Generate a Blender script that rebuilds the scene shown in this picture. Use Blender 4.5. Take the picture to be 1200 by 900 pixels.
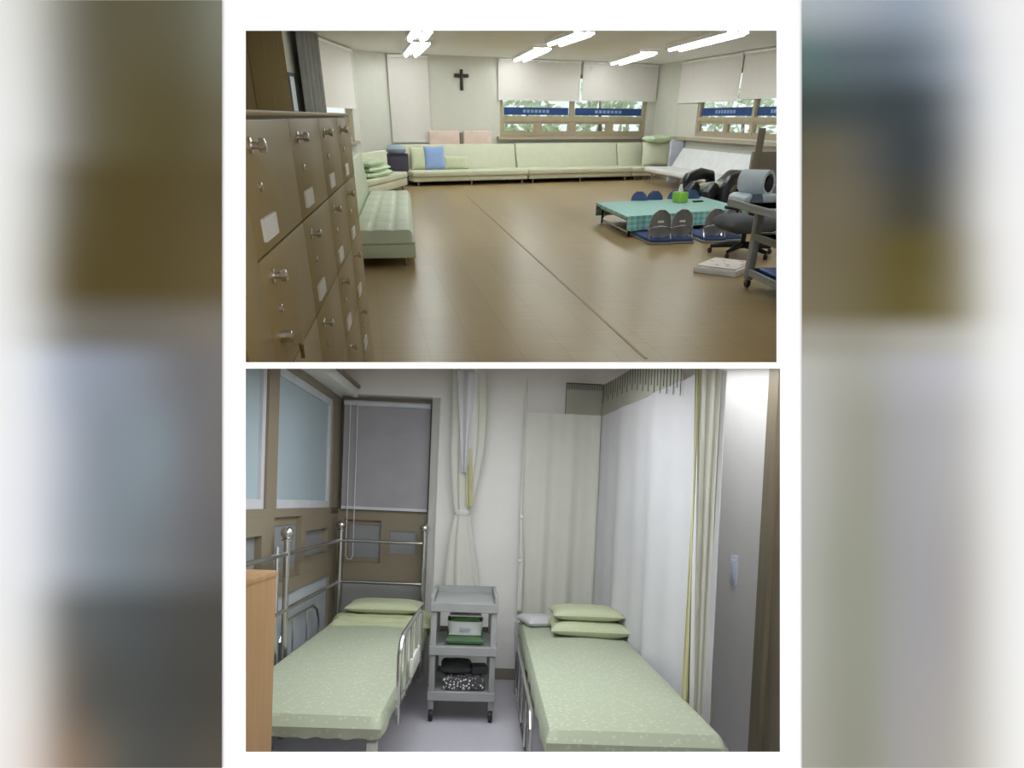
import bpy, bmesh, math, random
from mathutils import Vector, Matrix
random.seed(7)
for o in list(bpy.data.objects): bpy.data.objects.remove(o, do_unlink=True)
SC = bpy.context.scene
COL = SC.collection
PI = math.pi

# ------------------------------------------------------------------ camera
# Two rooms, one above the other, seen through two openings
# of a white page border built as a wall.  Upper room: axes = world axes.  Lower room: a rigid frame
# of its own (its floor falls away under the ramp of the upper room).
FPX, CX, CY = 780.0, 600.0, 620.0
H1, H2 = 1.5, 1.35                       # eye height above the two floors
def camdir(px, py): return Vector(((px-CX)/FPX, -(py-CY)/FPX, -1.0))
def basis(vx, vy, roll):
    y = camdir(vx, vy).normalized()
    x = Vector((1, -roll, 0)); x = (x - x.dot(y)*y).normalized()
    return Matrix((x, y, x.cross(y)))     # camera space -> room space
B1 = basis(600, 137.2, .0075)
B2 = basis(575, 590, .043)
EYE = Vector((0, 0, H1))
M1 = Matrix.Identity(4)
M2 = Matrix.Translation(EYE) @ (B1 @ B2.transposed()).to_4x4() @ Matrix.Translation((0, 0, -H2))
CAMM = Matrix.Translation(EYE) @ B1.to_4x4()
cd = bpy.data.cameras.new('camera'); cam = bpy.data.objects.new('camera', cd); COL.objects.link(cam)
cam.matrix_world = CAMM
cd.sensor_fit = 'HORIZONTAL'; cd.sensor_width = 36.0; cd.lens = FPX/1200*36
cd.shift_y = (CY-450)/1200; cd.clip_start = .05; cd.clip_end = 500
SC.camera = cam

# ------------------------------------------------------------------ sky (even overcast) and exposure
W = bpy.data.worlds.new('world'); SC.world = W; W.use_nodes = True
bg = W.node_tree.nodes['Background']; bg.inputs[0].default_value = (1.0, 1.0, 1.0, 1); bg.inputs[1].default_value = 1.22
SC.view_settings.view_transform = 'Standard'; SC.view_settings.look = 'None'
SC.view_settings.exposure = 0.0; SC.view_settings.gamma = 1.0; SC.view_settings.use_curve_mapping = False
LAMP1 = 13.5     # fluorescent tubes of the upper room
LAMP2 = 5.0      # flush ceiling panel of the lower room and the added aisle strip

# ------------------------------------------------------------------ pixel helpers (a ray meets a known surface)
def ray(room, px, py):
    return ((B1, Vector((0,0,H1))) if room == 1 else (B2, Vector((0,0,H2))), camdir(px, py))
def onz(room, px, py, z=0.0):
    (B, e), c = ray(room, px, py); d = B @ c; return e + d*((z-e.z)/d.z)
def ony(room, px, py, y):
    (B, e), c = ray(room, px, py); d = B @ c; return e + d*(y/d.y)
def onx(room, px, py, x):
    (B, e), c = ray(room, px, py); d = B @ c; return e + d*(x/d.x)
def online(px, py, a, b):
    d = B1 @ camdir(px, py); n = Vector((-(b[1]-a[1]), b[0]-a[0]))
    t = (n.x*a[0]+n.y*a[1])/(n.x*d.x+n.y*d.y); return EYE + d*t

# ------------------------------------------------------------------ materials
def lin(c):
    c = c/255.0; return c/12.92 if c <= .04045 else ((c+.055)/1.055)**2.4
def rgb(r, g, b, k=1.0): return (lin(r)*k, lin(g)*k, lin(b)*k, 1)
MATS = {}
def mat(name, col, rough=.6, metal=0.0, var=.06, scale=6.0, bump=0.0, bscale=60.0, spec=.4, stretch=(1,1,1), emit=None, trans=0.0, sheen=0.0, alpha=1.0):
    m = bpy.data.materials.new(name); m.use_nodes = True; nt = m.node_tree; N = nt.nodes; L = nt.links
    b = N['Principled BSDF']
    b.inputs['Roughness'].default_value = rough; b.inputs['Metallic'].default_value = metal
    b.inputs['Specular IOR Level'].default_value = spec
    tc = N.new('ShaderNodeTexCoord'); mp = N.new('ShaderNodeMapping'); mp.inputs['Scale'].default_value = stretch
    L.new(tc.outputs['Object'], mp.inputs[0])
    nz = N.new('ShaderNodeTexNoise'); nz.inputs['Scale'].default_value = scale; nz.inputs['Detail'].default_value = 4
    L.new(mp.outputs[0], nz.inputs['Vector'])
    r = N.new('ShaderNodeValToRGB')
    r.color_ramp.elements[0].position = .3; r.color_ramp.elements[1].position = .7
    r.color_ramp.elements[0].color = tuple(x*(1-var) for x in col[:3])+(1,)
    r.color_ramp.elements[1].color = tuple(min(1, x*(1+var)) for x in col[:3])+(1,)
    L.new(nz.outputs[0], r.inputs[0]); L.new(r.outputs[0], b.inputs['Base Color'])
    if bump:
        n2 = N.new('ShaderNodeTexNoise'); n2.inputs['Scale'].default_value = bscale; L.new(mp.outputs[0], n2.inputs['Vector'])
        bp = N.new('ShaderNodeBump'); bp.inputs['Strength'].default_value = bump; bp.inputs['Distance'].default_value = .01
        L.new(n2.outputs[0], bp.inputs['Height']); L.new(bp.outputs[0], b.inputs['Normal'])
    if emit:
        b.inputs['Emission Color'].default_value = emit[0]; b.inputs['Emission Strength'].default_value = emit[1]
    if alpha < 1: b.inputs['Alpha'].default_value = alpha
    if trans:                                    # cloth or frosted glass that lets light through
        tr = N.new('ShaderNodeBsdfTranslucent'); L.new(r.outputs[0], tr.inputs[0])
        mx = N.new('ShaderNodeMixShader'); mx.inputs[0].default_value = trans
        L.new(b.outputs[0], mx.inputs[1]); L.new(tr.outputs[0], mx.inputs[2]); L.new(mx.outputs[0], N['Material Output'].inputs[0])
    MATS[name] = m; return m
def glass(name, tint=(1,1,1,1), refl=.12):
    m = bpy.data.materials.new(name); m.use_nodes = True; nt = m.node_tree; N = nt.nodes; L = nt.links
    N.remove(N['Principled BSDF'])
    t = N.new('ShaderNodeBsdfTransparent'); t.inputs[0].default_value = tint
    g = N.new('ShaderNodeBsdfGlossy'); g.inputs['Roughness'].default_value = .02
    nz = N.new('ShaderNodeTexNoise'); nz.inputs['Scale'].default_value = 2
    ml = N.new('ShaderNodeMath'); ml.operation = 'MULTIPLY'; ml.inputs[1].default_value = refl*2; L.new(nz.outputs[0], ml.inputs[0])
    mx = N.new('ShaderNodeMixShader'); L.new(ml.outputs[0], mx.inputs[0]); L.new(t.outputs[0], mx.inputs[1]); L.new(g.outputs[0], mx.inputs[2])
    L.new(mx.outputs[0], N['Material Output'].inputs[0]); return m
def checker_cloth(name, c1, c2, sx, c3=None):
    """gingham: white cloth with crossing coloured stripes"""
    m = mat(name, c1, rough=.75); nt = m.node_tree; N = nt.nodes; L = nt.links; b = N['Principled BSDF']
    tc = N.new('ShaderNodeTexCoord'); sep = N.new('ShaderNodeSeparateXYZ'); L.new(tc.outputs['Object'], sep.inputs[0])
    outs = []
    for ax in range(3):
        a = N.new('ShaderNodeMath'); a.operation = 'MULTIPLY'; a.inputs[1].default_value = sx[ax]; L.new(sep.outputs[ax], a.inputs[0])
        f = N.new('ShaderNodeMath'); f.operation = 'FRACT'; L.new(a.outputs[0], f.inputs[0])
        g = N.new('ShaderNodeMath'); g.operation = 'GREATER_THAN'; g.inputs[1].default_value = .5; L.new(f.outputs[0], g.inputs[0])
        outs.append(g)
    s = N.new('ShaderNodeMath'); s.operation = 'ADD'; L.new(outs[0].outputs[0], s.inputs[0]); L.new(outs[1].outputs[0], s.inputs[1])
    s2 = N.new('ShaderNodeMath'); s2.operation = 'ADD'; L.new(s.outputs[0], s2.inputs[0]); L.new(outs[2].outputs[0], s2.inputs[1])
    dv = N.new('ShaderNodeMath'); dv.operation = 'DIVIDE'; dv.inputs[1].default_value = 3; L.new(s2.outputs[0], dv.inputs[0])
    rp = N.new('ShaderNodeValToRGB'); rp.color_ramp.elements[0].color = c1; rp.color_ramp.elements[1].color = c2
    L.new(dv.outputs[0], rp.inputs[0]); L.new(rp.outputs[0], b.inputs['Base Color']); return m
def dotted_sheet(name, c1, c2, scale=14.0, size=.32):
    m = mat(name, c1, rough=.8); nt = m.node_tree; N = nt.nodes; L = nt.links; b = N['Principled BSDF']
    tc = N.new('ShaderNodeTexCoord'); vo = N.new('ShaderNodeTexVoronoi'); vo.inputs['Scale'].default_value = scale
    L.new(tc.outputs['Object'], vo.inputs['Vector'])
    rp = N.new('ShaderNodeValToRGB'); rp.color_ramp.elements[0].position = size*.6; rp.color_ramp.elements[0].color = c2
    rp.color_ramp.elements[1].position = size; rp.color_ramp.elements[1].color = c1
    L.new(vo.outputs['Distance'], rp.inputs[0]); L.new(rp.outputs[0], b.inputs['Base Color'])
    nz = N.new('ShaderNodeTexNoise'); nz.inputs['Scale'].default_value = 5; L.new(tc.outputs['Object'], nz.inputs['Vector'])
    bp = N.new('ShaderNodeBump'); bp.inputs['Strength'].default_value = .25; bp.inputs['Distance'].default_value = .02
    L.new(nz.outputs[0], bp.inputs['Height']); L.new(bp.outputs[0], b.inputs['Normal']); return m
def plank_floor(name, c1, c2, cm, ang, sx=1.0):
    m = mat(name, c1, rough=.32, spec=.35); nt = m.node_tree; N = nt.nodes; L = nt.links; b = N['Principled BSDF']
    tc = N.new('ShaderNodeTexCoord'); mp = N.new('ShaderNodeMapping'); mp.inputs['Rotation'].default_value = (0,0,ang)
    L.new(tc.outputs['Object'], mp.inputs[0])
    br = N.new('ShaderNodeTexBrick'); br.inputs['Color1'].default_value = c1; br.inputs['Color2'].default_value = c2; br.inputs['Mortar'].default_value = cm
    br.inputs['Scale'].default_value = sx; br.inputs['Brick Width'].default_value = 2.4; br.inputs['Row Height'].default_value = .34; br.inputs['Mortar Size'].default_value = .003
    L.new(mp.outputs[0], br.inputs['Vector'])
    mp2 = N.new('ShaderNodeMapping'); mp2.inputs['Rotation'].default_value = (0,0,ang); mp2.inputs['Scale'].default_value = (.6,9,1); L.new(tc.outputs['Object'], mp2.inputs[0])
    nz = N.new('ShaderNodeTexNoise'); nz.inputs['Scale'].default_value = 3; nz.inputs['Detail'].default_value = 6; L.new(mp2.outputs[0], nz.inputs['Vector'])
    mx = N.new('ShaderNodeMix'); mx.data_type = 'RGBA'; mx.blend_type = 'MULTIPLY'; mx.inputs['Factor'].default_value = .28
    L.new(br.outputs[0], mx.inputs['A']); L.new(nz.outputs[0], mx.inputs['B']); L.new(mx.outputs['Result'], b.inputs['Base Color']); return m

wall1 = mat('wall_paint_warm', rgb(214,212,200), rough=.8, var=.02, bump=.05)
ceil1 = mat('ceiling_paint', rgb(236,236,234), rough=.85, var=.02)
wall2 = mat('wall_paint_cool', rgb(222,220,216), rough=.7, var=.02, bump=.04)
white = mat('white_border', (.93,.93,.93,1), rough=.9, var=.004, spec=.1)
sill_m = mat('sill_beige', rgb(176,164,142), rough=.5)
winframe = mat('window_frame_beige', rgb(176,162,136), rough=.45)
blind_m = mat('blind_fabric', rgb(248,243,237), rough=.85, trans=.25, var=.01)
locker_m = mat('locker_olive_metal', rgb(138,118,72), rough=.42, var=.03, spec=.4)
locker_d = mat('locker_gap_dark', rgb(60,52,34), rough=.6)
chrome = mat('chrome', rgb(215,212,205), rough=.18, metal=1.0, var=.03)
steel = mat('stainless_tube', rgb(200,200,198), rough=.25, metal=1.0, var=.04)
plate_m = mat('paper_plate', rgb(215,212,205), rough=.5)
brass = mat('brass', rgb(190,165,95), rough=.3, metal=.8)
green_lea = mat('pale_green_leather', rgb(216,217,192), rough=.42, var=.03, bump=.05, bscale=90)
green_bench = mat('mint_leather', rgb(196,203,178), rough=.45, var=.03, bump=.08, bscale=90)
cush_green = mat('green_cushion_cloth', rgb(212,217,184), rough=.8, bump=.1)
mint_cloth = mat('mint_cloth', rgb(205,222,188), rough=.8, bump=.15)
blue_cloth = mat('light_blue_cloth', rgb(150,176,224), rough=.8, bump=.1)
pink_cloth = mat('dusty_pink_cloth', rgb(230,206,194), rough=.8, bump=.1)
white_lea = mat('white_leather', rgb(228,228,228), rough=.4)
dark_gap = mat('dark_gap', rgb(38,34,30), rough=.8)
purple_d = mat('dark_plum_box', rgb(72,66,84), rough=.6)
grey_blue = mat('grey_blue_plastic', rgb(156,172,188), rough=.5)
dark_wood = mat('dark_olive_wood', rgb(96,80,46), rough=.85, spec=.1, var=.1, scale=4, stretch=(6,6,.6))
brown_board = mat('taupe_board', rgb(128,120,106), rough=.6)
black_m = mat('black_plastic', rgb(32,32,36), rough=.45)
black_lea = mat('black_leather', rgb(30,30,34), rough=.35)
grey_pl = mat('grey_plastic', rgb(142,144,146), rough=.5)
grey_dk = mat('dark_grey_fabric', rgb(86,88,92), rough=.8)
cart_m = mat('cart_grey_plastic', rgb(150,152,150), rough=.5)
navy = mat('navy_cushion', rgb(66,84,128), rough=.8)
teal_m = checker_cloth('teal_gingham', rgb(186,220,212), rgb(104,172,164), (9,9,14))
green_box = mat('lime_green_card', rgb(142,196,72), rough=.5)
tissue_m = mat('white_tissue', rgb(240,238,240), rough=.9, trans=.2)
dev_m = mat('device_pale_blue', rgb(206,218,228), rough=.4)
bluetray = mat('blue_tray_plastic', rgb(36,84,160), rough=.4)
beige_box = mat('beige_card', rgb(190,182,160), rough=.7)
paper = mat('white_paper', rgb(236,238,240), rough=.8)
pinkprint = dotted_sheet('pink_print', rgb(228,222,216), rgb(214,130,120), 9, .3)
metal_leg = mat('dull_metal', rgb(150,148,140), rough=.35, metal=.8)
tube_m = mat('fluorescent_tube', (1,1,1,1), emit=((.90,.97,1.0,1), LAMP1))
fixture_m = mat('lamp_tray_white', rgb(235,235,230), rough=.4)
glass_m = glass('window_glass', (.93,.98,.97,1))
bandblue = mat('blue_film', rgb(66,98,162), rough=.5, trans=.4)
bandpale = mat('pale_film', rgb(170,200,230), rough=.5, trans=.4)
cross_m = mat('dark_bronze', rgb(58,52,46), rough=.45, metal=.3)
curtain_g = mat('grey_curtain', rgb(150,150,146), rough=.85, trans=.15, var=.1, scale=5)
wood_or = mat('orange_wood', rgb(172,136,94), rough=.5, var=.08, stretch=(5,5,.5))
olive_fr = mat('olive_window_frame', rgb(134,123,104), rough=.5, var=.03)
frost = mat('frosted_glass', rgb(164,180,188), rough=.35, var=.03, scale=1.5)
frost_d = mat('frosted_glass_grey', rgb(138,140,142), rough=.35, var=.03)
inner_fr = mat('white_sash', rgb(196,198,202), rough=.5)
greyblind = mat('grey_blind', rgb(156,153,158), rough=.85, bump=.04, bscale=150)
floor2 = mat('grey_vinyl', rgb(188,186,194), rough=.35, var=.04, scale=30)
basegrey = mat('grey_baseboard', rgb(128,122,110), rough=.6)
sheet_m = dotted_sheet('green_floral_sheet', rgb(166,174,152), rgb(180,187,167), 40, .36)
pillow_m = dotted_sheet('green_pillowcase', rgb(184,190,158), rgb(192,198,168), 40, .3)
quilt_m = mat('green_quilt', rgb(180,187,150), rough=.85, bump=.3, bscale=14)
cream_fr = mat('cream_bed_metal', rgb(206,206,198), rough=.45)
curt_m = mat('cream_curtain', rgb(228,228,219), rough=.9, trans=.35, var=.02)
curt_y = mat('yellow_green_hem', rgb(216,214,176), rough=.9, trans=.3, var=.04)
curt_w = mat('white_curtain', rgb(226,226,228), rough=.9, trans=.3, var=.02)
mesh_dk = mat('dark_mesh_cord', rgb(92,94,92), rough=.8)
mesh_net = mat('pale_net', rgb(196,196,184), rough=.9, trans=.4, alpha=.75)
switch_m = mat('switch_plastic', rgb(214,220,236), rough=.4)
doorwood = mat('taupe_door_wood', rgb(130,120,100), rough=.5, var=.1, stretch=(6,6,.5))
greencloth = mat('green_towel', rgb(104,150,92), rough=.9, bump=.2)
darkgreen = mat('dark_green_basket', rgb(80,116,80), rough=.7)
whitepl = mat('white_plastic', rgb(222,224,220), rough=.4)
bwprint = dotted_sheet('black_white_print', rgb(70,70,74), rgb(226,226,230), 60, .45)
wall_fill = mat('wall_fill_glow', (1,1,1,1), emit=((.93,.96,1.0,1), LAMP2*1.0))
panel2 = mat('lit_diffuser', (1,1,1,1), emit=((.93,.96,1.0,1), LAMP2))
leaf_m = mat('leaf_green', rgb(200,216,184), rough=.7, trans=.35, var=.4, scale=3)
bark_m = mat('bark', rgb(104,90,72), rough=.9, var=.2)
ground_m = mat('outdoor_ground', rgb(150,150,140), rough=.9, var=.1)
floor1 = plank_floor('laminate', rgb(176,151,107), rgb(169,144,102), rgb(154,130,91), -math.radians(101), 1.0)

# ------------------------------------------------------------------ mesh builder
class MB:
    def __init__(s): s.v = []; s.f = []
    def add(s, vs, fs):
        k = len(s.v); s.v += [tuple(v) for v in vs]; s.f += [tuple(i+k for i in f) for f in fs]; return s
    def hexa(s, p): return s.add(p, [(0,3,2,1),(4,5,6,7),(0,1,5,4),(1,2,6,5),(2,3,7,6),(3,0,4,7)])
    def box(s, x0, x1, y0, y1, z0, z1):
        return s.hexa([(x0,y0,z0),(x1,y0,z0),(x1,y1,z0),(x0,y1,z0),(x0,y0,z1),(x1,y0,z1),(x1,y1,z1),(x0,y1,z1)])
    def prism(s, poly, z0, z1):
        n = len(poly); vs = [(p[0],p[1],z0) for p in poly]+[(p[0],p[1],z1) for p in poly]
        return s.add(vs, [tuple(range(n-1,-1,-1)), tuple(range(n,2*n))]+[(i,(i+1)%n,n+(i+1)%n,n+i) for i in range(n)])
    def tube(s, pts, r, n=8, closed=False):
        pts = [Vector(p) for p in pts]; m = len(pts); rs = r if isinstance(r,(list,tuple)) else [r]*m
        vs = []; prev = None
        for i, p in enumerate(pts):
            a = pts[(i-1)%m] if (closed or i>0) else p; b = pts[(i+1)%m] if (closed or i<m-1) else p
            t = (b-a).normalized()
            if prev is None:
                prev = t.cross(Vector((0,0,1)))
                if prev.length < .05: prev = t.cross(Vector((1,0,0)))
            u = (prev - prev.dot(t)*t); u = u.normalized() if u.length > 1e-6 else t.orthogonal().normalized()
            prev = u; w = t.cross(u)
            vs += [p + (u*math.cos(2*PI*k/n)+w*math.sin(2*PI*k/n))*rs[i] for k in range(n)]
        fs = []
        for i in range(m if closed else m-1):
            j = (i+1)%m
            fs += [(i*n+k, i*n+(k+1)%n, j*n+(k+1)%n, j*n+k) for k in range(n)]
        if not closed: fs += [tuple(range(n-1,-1,-1)), tuple((m-1)*n+k for k in range(n))]
        return s.add(vs, fs)
    def cyl(s, a, b, r, n=12): return s.tube([a,b], r, n)
    def lathe(s, prof, n=16, c=(0,0,0)):
        vs = []; m = len(prof)
        for r, z in prof: vs += [(c[0]+r*math.cos(2*PI*k/n), c[1]+r*math.sin(2*PI*k/n), c[2]+z) for k in range(n)]
        fs = [(i*n+k, i*n+(k+1)%n, (i+1)*n+(k+1)%n, (i+1)*n+k) for i in range(m-1) for k in range(n)]
        fs += [tuple(range(n-1,-1,-1)), tuple((m-1)*n+k for k in range(n))]
        return s.add(vs, fs)
    def sphere(s, c, r, n=12, m=8):
        r = r if isinstance(r,(list,tuple)) else (r,r,r)
        vs = [(c[0],c[1],c[2]-r[2])]
        for i in range(1,m):
            a = -PI/2+PI*i/m
            vs += [(c[0]+r[0]*math.cos(a)*math.cos(2*PI*k/n), c[1]+r[1]*math.cos(a)*math.sin(2*PI*k/n), c[2]+r[2]*math.sin(a)) for k in range(n)]
        vs.append((c[0],c[1],c[2]+r[2])); e = len(vs)-1
        fs = [(0,1+(k+1)%n,1+k) for k in range(n)]+[(e,e-n+k,e-n+(k+1)%n) for k in range(n)]
        fs += [(1+i*n+k,1+i*n+(k+1)%n,1+(i+1)*n+(k+1)%n,1+(i+1)*n+k) for i in range(m-2) for k in range(n)]
        return s.add(vs, fs)
    def grid(s, fn, nu, nv):
        vs = [fn(i/nu, j/nv) for j in range(nv+1) for i in range(nu+1)]
        return s.add(vs, [(j*(nu+1)+i, j*(nu+1)+i+1, (j+1)*(nu+1)+i+1, (j+1)*(nu+1)+i) for j in range(nv) for i in range(nu)])
    def slab(s, fn, nu, nv, off):            # a sheet with thickness: off is a vector or function
        o = off if callable(off) else (lambda u,v: Vector(off))
        W_ = nu+1; n = W_*(nv+1)
        a = [Vector(fn(i/nu, j/nv)) for j in range(nv+1) for i in range(nu+1)]
        b = [Vector(fn(i/nu, j/nv))+o(i/nu,j/nv) for j in range(nv+1) for i in range(nu+1)]
        fs = []
        for j in range(nv):
            for i in range(nu):
                q = (j*W_+i, j*W_+i+1, (j+1)*W_+i+1, (j+1)*W_+i); fs.append(q[::-1]); fs.append(tuple(k+n for k in q))
        for i in range(nu): fs.append((i,i+1,n+i+1,n+i)); k = nv*W_; fs.append((k+i+1,k+i,n+k+i,n+k+i+1))
        for j in range(nv): fs.append(((j+1)*W_,j*W_,n+j*W_,n+(j+1)*W_)); e = nu; fs.append((j*W_+e,(j+1)*W_+e,n+(j+1)*W_+e,n+j*W_+e))
        return s.add(a+b, fs)
    def pillow(s, c, w, d, h, rot=None, nu=14, nv=10, ex=4, wr=0.0):
        R = rot or Matrix.Identity(3); c = Vector(c); rnd = random.Random(int(abs(c.x*97+c.y*31+c.z*13)*10))
        ph = [rnd.uniform(0,6) for _ in range(4)]
        def z(u, v, sg):
            e = max(0,(1-abs(u)**ex))**.5*max(0,(1-abs(v)**ex))**.5
            return sg*h/2*e + wr*h*math.sin(3*u+ph[0])*math.sin(4*v+ph[1])*e
        for sg in (1,-1):
            vs = []; 
            for j in range(nv+1):
                for i in range(nu+1):
                    u = math.sin((i/nu-.5)*PI); v = math.sin((j/nv-.5)*PI)
                    pin = 1-.06*(u*u)*(1-v*v)*0; 
                    x = u*w/2*(1-.05*(1-abs(v))*abs(u)); y = v*d/2*(1-.05*(1-abs(u))*abs(v))
                    vs.append(c + R @ Vector((x, y, z(u,v,sg))))
            fs = [(j*(nu+1)+i, j*(nu+1)+i+1, (j+1)*(nu+1)+i+1, (j+1)*(nu+1)+i) for j in range(nv) for i in range(nu)]
            s.add(vs, fs if sg>0 else [f[::-1] for f in fs])
        return s
    def xf(s, M): s.v = [tuple(M @ Vector(v)) for v in s.v]; return s
    def build(s, name, m, parent=None, M=None, smooth=False, bevel=0.0, seg=2, clip=None, struct=False):
        me = bpy.data.meshes.new(name); bm = bmesh.new()
        vs = [bm.verts.new(v) for v in s.v]
        for f in s.f:
            try: bm.faces.new([vs[i] for i in f])
            except ValueError: pass
        bmesh.ops.remove_doubles(bm, verts=bm.verts, dist=1e-5)
        bmesh.ops.recalc_face_normals(bm, faces=bm.faces)
        if bevel:
            es = [e for e in bm.edges if len(e.link_faces)==2 and e.calc_face_angle(0) > .6]
            bmesh.ops.bevel(bm, geom=es, offset=bevel, segments=seg, profile=.5, affect='EDGES', clamp_overlap=True)
        if clip:
            for co, no in clip:
                bmesh.ops.bisect_plane(bm, geom=bm.verts[:]+bm.edges[:]+bm.faces[:], plane_co=co, plane_no=no, clear_outer=True)
                bmesh.ops.holes_fill(bm, edges=[e for e in bm.edges if e.is_boundary])
        bm.to_mesh(me); bm.free()
        if smooth or bevel:
            for p in me.polygons: p.use_smooth = True
            if hasattr(me, 'set_sharp_from_angle'): me.set_sharp_from_angle(angle=.7)
        me.materials.append(m)
        o = bpy.data.objects.new(name, me); COL.objects.link(o)
        if parent is not None: o.parent = parent
        if M is not None:
            if parent is None: o.matrix_world = M
            else: o.matrix_local = M
        if struct: o['kind'] = 'structure'
        return o
def Bx(*a): return MB().box(*a)
def rot3(rx=0, ry=0, rz=0): return (Matrix.Rotation(rz,3,'Z') @ Matrix.Rotation(ry,3,'Y') @ Matrix.Rotation(rx,3,'X'))
def TR(loc, rz=0.0): return Matrix.Translation(loc) @ Matrix.Rotation(rz, 4, 'Z')
def thing(name, label, cat, M, group=None):
    o = bpy.data.objects.new(name, None); COL.objects.link(o); o.matrix_world = M; o.empty_display_size = .1
    return tag(o, label, cat, group)
def tag(o, label, cat, group=None):
    o['label'] = label; o['category'] = cat
    if group: o['group'] = group
    return o
def dup(root, M, label=None):
    r = root.copy(); COL.objects.link(r); r.matrix_world = M
    if label: r['label'] = label
    for ch in root.children:
        c = ch.copy(); COL.objects.link(c); c.parent = r; c.matrix_parent_inverse = ch.matrix_parent_inverse.copy()
        for g in ch.children:
            d = g.copy(); COL.objects.link(d); d.parent = c
    return r
def arc(c, r, a0, a1, n, plane='xz'):
    out = []
    for i in range(n+1):
        a = a0+(a1-a0)*i/n; p = (r*math.cos(a), r*math.sin(a))
        out.append({'xz':(c[0]+p[0],c[1],c[2]+p[1]),'xy':(c[0]+p[0],c[1]+p[1],c[2]),'yz':(c[0],c[1]+p[0],c[2]+p[1])}[plane])
    return out

# ================================================================== white page border built as a wall with two openings; blurred margins as prints
DW = 1.42                                                     # metres from the viewer, square to the line of sight
def wp(px, py, d=DW): return camdir(px, py)*d
def wall_piece(mb, x0, x1, y0, y1, d0=DW, d1=DW+.02):
    return mb.hexa([camdir(*q)*d0 for q in ((x0,y1),(x1,y1),(x1,y0),(x0,y0))]+[camdir(*q)*d1 for q in ((x0,y1),(x1,y1),(x1,y0),(x0,y0))])   # splayed reveals
wf = MB()
O1 = (288, 36, 910, 424.5); O2 = (287.5, 432, 914, 881)
wall_piece(wf, -3200, O1[0], -900, 1700); wall_piece(wf, O2[2], 4200, -900, 1700)
wall_piece(wf, O1[0], O2[2], -900, O1[1]); wall_piece(wf, O1[0], O2[2], O1[3], O2[1]); wall_piece(wf, O1[0], O2[2], O2[3], 1700)
wall_piece(wf, O1[2], O2[2], O1[1], O1[3])
wf.build('border_wall', white, M=CAMM, struct=True)
def soft_print(name, rows):
    """flat print: soft colour bands; rows = [(v, [(u, (r,g,b)), ...]), ...] in 0..1 object coordinates"""
    m = bpy.data.materials.new(name); m.use_nodes = True; nt = m.node_tree; N = nt.nodes; L = nt.links
    b = N['Principled BSDF']; b.inputs['Roughness'].default_value = .9; b.inputs['Specular IOR Level'].default_value = .05
    tc = N.new('ShaderNodeTexCoord'); sp = N.new('ShaderNodeSeparateXYZ'); L.new(tc.outputs['Generated'], sp.inputs[0])
    prev = None; pv = None
    for v, stops in rows:
        rp = N.new('ShaderNodeValToRGB'); rp.color_ramp.interpolation = 'B_SPLINE' if len(stops)>3 else 'EASE'
        cr = rp.color_ramp
        while len(cr.elements) < len(stops): cr.elements.new(.5)
        for e, (u, c) in zip(cr.elements, stops): e.position = u; e.color = rgb(*c, k=1/1.22)
        L.new(sp.outputs[0], rp.inputs[0])
        if prev is None: prev = rp.outputs[0]
        else:
            mr = N.new('ShaderNodeMapRange'); mr.interpolation_type = 'SMOOTHSTEP'
            mr.inputs['From Min'].default_value = pv; mr.inputs['From Max'].default_value = v; L.new(sp.outputs[1], mr.inputs['Value'])
            mx = N.new('ShaderNodeMix'); mx.data_type = 'RGBA'; L.new(mr.outputs[0], mx.inputs['Factor'])
            L.new(prev, mx.inputs['A']); L.new(rp.outputs[0], mx.inputs['B']); prev = mx.outputs['Result']
        pv = v
    L.new(prev, b.inputs['Base Color']); return m
WH = (253,253,252)
def Lrow(*c): return [(i/(len(c)-1), x) for i, x in enumerate(c)]
# v runs upward: 0 = bottom edge (py 900), 1 = top edge (py 0)
PL = soft_print('print_olive_and_grey', [
 (0.00, Lrow((246,242,240),(222,212,204),(148,124,102),(118,108,96),(88,88,82),(80,80,78),(84,80,74),(88,82,74))),
 (0.10, Lrow((246,244,242),(220,216,210),(120,110,100),(84,84,80),(80,82,80),(76,78,76),(72,72,68),(78,74,66))),
 (0.20, Lrow((244,244,244),(214,216,216),(112,112,112),(92,96,96),(84,88,90),(80,82,82),(78,78,74),(78,76,70))),
 (0.27, Lrow((244,244,246),(226,228,234),(168,174,182),(138,146,154),(124,134,140),(118,124,128),(108,108,110),(102,100,100))),
 (0.42, Lrow((246,246,248),(228,230,236),(178,184,196),(138,146,156),(134,146,154),(134,146,154),(116,118,122),(118,112,110))),
 (0.52, Lrow((246,246,246),(226,230,236),(166,174,190),(146,154,168),(140,148,160),(128,130,136),(112,112,114),(122,118,116))),
 (0.57, Lrow((244,244,244),(206,206,204),(128,126,118),(114,110,102),(112,108,100),(114,110,102),(120,114,104),(126,120,112))),
 (0.63, Lrow((244,244,242),(198,196,188),(96,86,58),(86,74,42),(86,74,42),(88,76,46),(94,82,52),(100,88,60))),
 (0.76, Lrow((246,246,244),(206,206,202),(110,106,88),(86,76,46),(86,74,42),(86,74,44),(90,80,52),(92,82,54))),
 (0.82, Lrow((246,246,244),(222,222,220),(146,144,136),(102,98,78),(96,88,60),(90,82,52),(92,84,58),(104,98,76))),
 (1.00, Lrow((244,244,242),(212,212,206),(136,134,122),(100,96,78),(98,92,70),(100,96,74),(104,102,84),(134,136,122))),
])
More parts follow.
